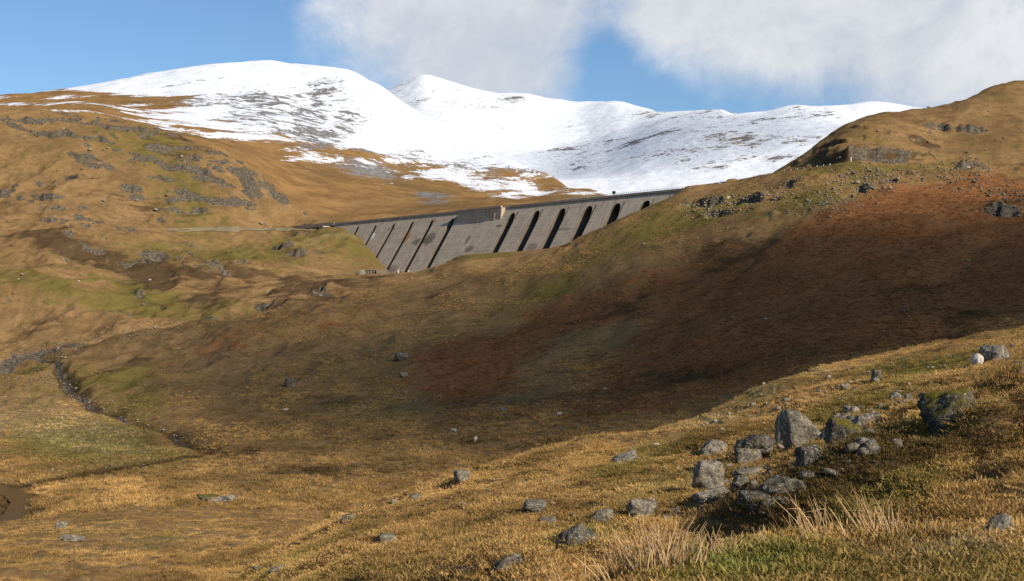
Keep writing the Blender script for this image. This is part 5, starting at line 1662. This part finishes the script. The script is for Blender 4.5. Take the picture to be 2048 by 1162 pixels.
# scattered straw blades in the near turf
plant(420, 6.3, 11, 900, 2190, 1.0, 23, sources[0:3], lambda A, u, d, rg, m: 0.35 + 0.4 * rg.random(m), lambda A, u, d: np.clip(0.10 + 0.5 * A['pale'] + 0.30 * (A['green'] < 0.5), 0, 1))
# heather and bracken stools on the glen sides
plant(80000, 250, 560, -120, 2170, 0.9, 27, sources[5:7], lambda A, u, d, rg, m: 0.7 + 0.9 * rg.random(m) ** 2, lambda A, u, d: (0.25 + 0.75 * (land.samp(patch, u, d) > 0.0)) * sstep(d, 545, 470) * (1 - 0.7 * (u < 500)))
# tussocks of the glen floor
plant(70000, 150, 400, -120, 2170, 1.5, 24, sources[5:7], lambda A, u, d, rg, m: 0.75 + 0.7 * rg.random(m), lambda A, u, d: (0.15 + 0.75 * (land.samp(clump, u, d) > -0.1) * (A['bracken'] < 0.6)) * sstep(d, 390, 190))
plant(46000, 48, 170, 800, 2190, 1.3, 26, sources[5:7], lambda A, u, d, rg, m: 0.24 + 0.30 * rg.random(m) ** 2, lambda A, u, d: 0.35 + 0.65 * (land.samp(clump, u, d) > -0.05))
plant(26000, 60, 165, -140, 1000, 1.3, 25, sources[5:7], lambda A, u, d, rg, m: 0.30 + 0.3 * rg.random(m), lambda A, u, d: np.clip(0.35 + 1.2 * land.samp(clump, u, d), 0.05, 1))


# ------------------------------------------------------------------ rushes
M_RUSH = rush_material("dry_rush", (0.26, 0.15, 0.062), (0.78, 0.54, 0.28))
M_STRAW = rush_material("bleached_grass", (0.30, 0.21, 0.09), (0.60, 0.47, 0.24))


def rush_clump(label, u0, u1, d, vtop, n, seed, lean=(0.0, 0.0), mat=None, curl=0.55, vbase=None, name="rush_clump", rad=0.0042, bend=0.0, fan=0.5):
    rg = random.Random(seed)
    xc = ((u0 + u1) / 2 - CX) / F * d
    zc = float(land.z(xc, d))
    mb = MB(); shade = []
    half = (u1 - u0) / 2 / F * d
    for i in range(n):
        q = rg.gauss(0, 0.45); q = max(-1, min(1, q))
        x = xc + half * q; y = d + rg.uniform(-0.25, 0.45)
        z = float(land.z(x, y)) - 0.03
        ztop = (YH - vtop) / F * d
        h = max(0.22, (ztop - z)) * (0.42 + 0.58 * rg.random() ** 0.8) * (1 - 0.35 * abs(q))
        la = lean[0] + fan * q * 0.7 + rg.gauss(0, 0.13); lb = lean[1] + rg.gauss(0, 0.16)
        cu = rg.uniform(0, curl) * (1 if rg.random() < 0.6 else -0.6)
        pts = []
        for k in range(5):
            t = k / 4
            pts.append((x + h * (la * t + cu * t * t * (0.6 if la >= 0 else -0.6)), y + h * lb * t, z + h * (t - bend * rg.uniform(0.5, 1) * t * t * t)))
        if rg.random() < 0.10:      # snapped stalk
            kx = rg.choice((-1, 1)) * rg.uniform(0.2, 0.5) * h
            pts[4] = (pts[3][0] + kx, pts[3][1], pts[3][2] - rg.uniform(-0.05, 0.12) * h)
        r0 = rad * rg.uniform(0.7, 1.25)
        mb.tube(pts, [r0, r0, r0 * 0.9, r0 * 0.7, r0 * 0.3], 4, False)
        shade += [min(1, max(0, rg.gauss(0.55, 0.26)))] * 20
    ob = mb.build(name, mat or M_RUSH, None, True)
    at = ob.data.attributes.new("shade", 'FLOAT', 'POINT'); at.data.foreach_set("value", np.array(shade, np.float32))
    # rest the origin at the foot of the clump
    ob.data.transform(mathutils.Matrix.Translation((-xc, -d, -zc)))
    ob.location = (xc, d, zc)
    tag(ob, label, "rushes" if name == "rush_clump" else "grass tuft")
    return ob


rush_clump("broad dense clump of tall orange rushes at the bottom edge", 1225, 1420, 8.7, 1022, 170, 1)
rush_clump("shorter orange rushes continuing right from the broad dense clump", 1390, 1490, 9.0, 1052, 70, 2, (0.06, 0))
rush_clump("loose fan of rushes arching to the left in front of the dark bank", 1580, 1700, 9.5, 972, 46, 3, (-0.34, 0), curl=0.5, fan=0.3)
rush_clump("compact upright tuft of rushes leaning left, right of the loose fan", 1730, 1795, 9.5, 972, 60, 4, (-0.22, 0), fan=0.5)
rush_clump("few thin rush stalks standing right of the compact tuft", 1840, 1870, 9.5, 1005, 16, 5, (-0.08, 0))
rush_clump("thin scattered stalks between the orange rushes and the loose fan", 1490, 1570, 9.2, 1062, 30, 6, (-0.05, 0), fan=0.2)
rush_clump("short orange stalks at the far left of the broad clump", 1120, 1215, 11.0, 1075, 26, 7)
rush_clump("bleached straw tuft combed over to the right on the green turf", 1880, 1990, 9.0, 1082, 90, 8, (0.5, -0.2), M_STRAW, 0.6, name="straw_tuft", rad=0.0022, bend=0.35, fan=0.9)
rush_clump("bleached straw tuft at the right corner of the green turf", 1990, 2060, 8.5, 1090, 80, 9, (0.25, -0.3), M_STRAW, 0.7, name="straw_tuft", rad=0.0022, bend=0.45, fan=0.9)
rush_clump("thin bleached straw lying on the turf at the bottom right", 1760, 1880, 7.9, 1120, 50, 10, (0.3, -0.3), M_STRAW, 0.7, name="straw_tuft", rad=0.0019, bend=0.5, fan=0.9)

# ------------------------------------------------------------------ clouds that shade the glen
def cloud_material():
    m = bpy.data.materials.new("cloud")
    m.use_nodes = True
    m.node_tree.nodes.clear()
    t = NT(m.node_tree)
    out = t.n('ShaderNodeOutputMaterial')
    pv = t.n('ShaderNodeVolumePrincipled')
    pv.inputs['Color'].default_value = (0.95, 0.95, 0.95, 1)
    pv.inputs['Density'].default_value = 0.0046
    t.t.links.new(pv.outputs[0], out.inputs['Volume'])
    return m


M_CLOUD = cloud_material()
CT = 1750.0         # metres along the sun ray from the ground to the cloud


def cloud_lump(gx, gy, gz, rx, ry, seed, mbs, rz=70):
    """one flattened lump of cloud, placed up the sun ray of the ground it shades"""
    c = np.array([gx, gy, gz]) + SUN * CT
    d, fa = ico(4)
    nn = perlin(d[:, 0] * 1.7 + seed, d[:, 1] * 1.7 + d[:, 2], seed) + 0.5 * perlin(d[:, 0] * 4 + d[:, 2] * 2, d[:, 1] * 4 + seed, seed + 1)
    co = d * (1 + 0.22 * nn)[:, None] * np.array([rx, ry, rz]) + c
    mbs.add(co, fa.tolist())


for seed, (gx, gy, gz, rx, ry) in enumerate([(80, 310, 0, 140, 130), (205, 345, 20, 120, 105), (-5, 400, 0, 112, 110), (150, 235, 0, 140, 60), (40, 215, -24, 95, 60)]):
    mb = MB()
    cloud_lump(gx, gy, gz, rx, ry, 40 + seed, mb)
    cl = mb.build("cloud", M_CLOUD, None, True)
    tag(cl, kind='stuff')

mb = MB()
cloud_lump(285, 2450, 330, 330, 480, 61, mb, 27)
tag(mb.build("cloud", M_CLOUD, None, True), kind='stuff')
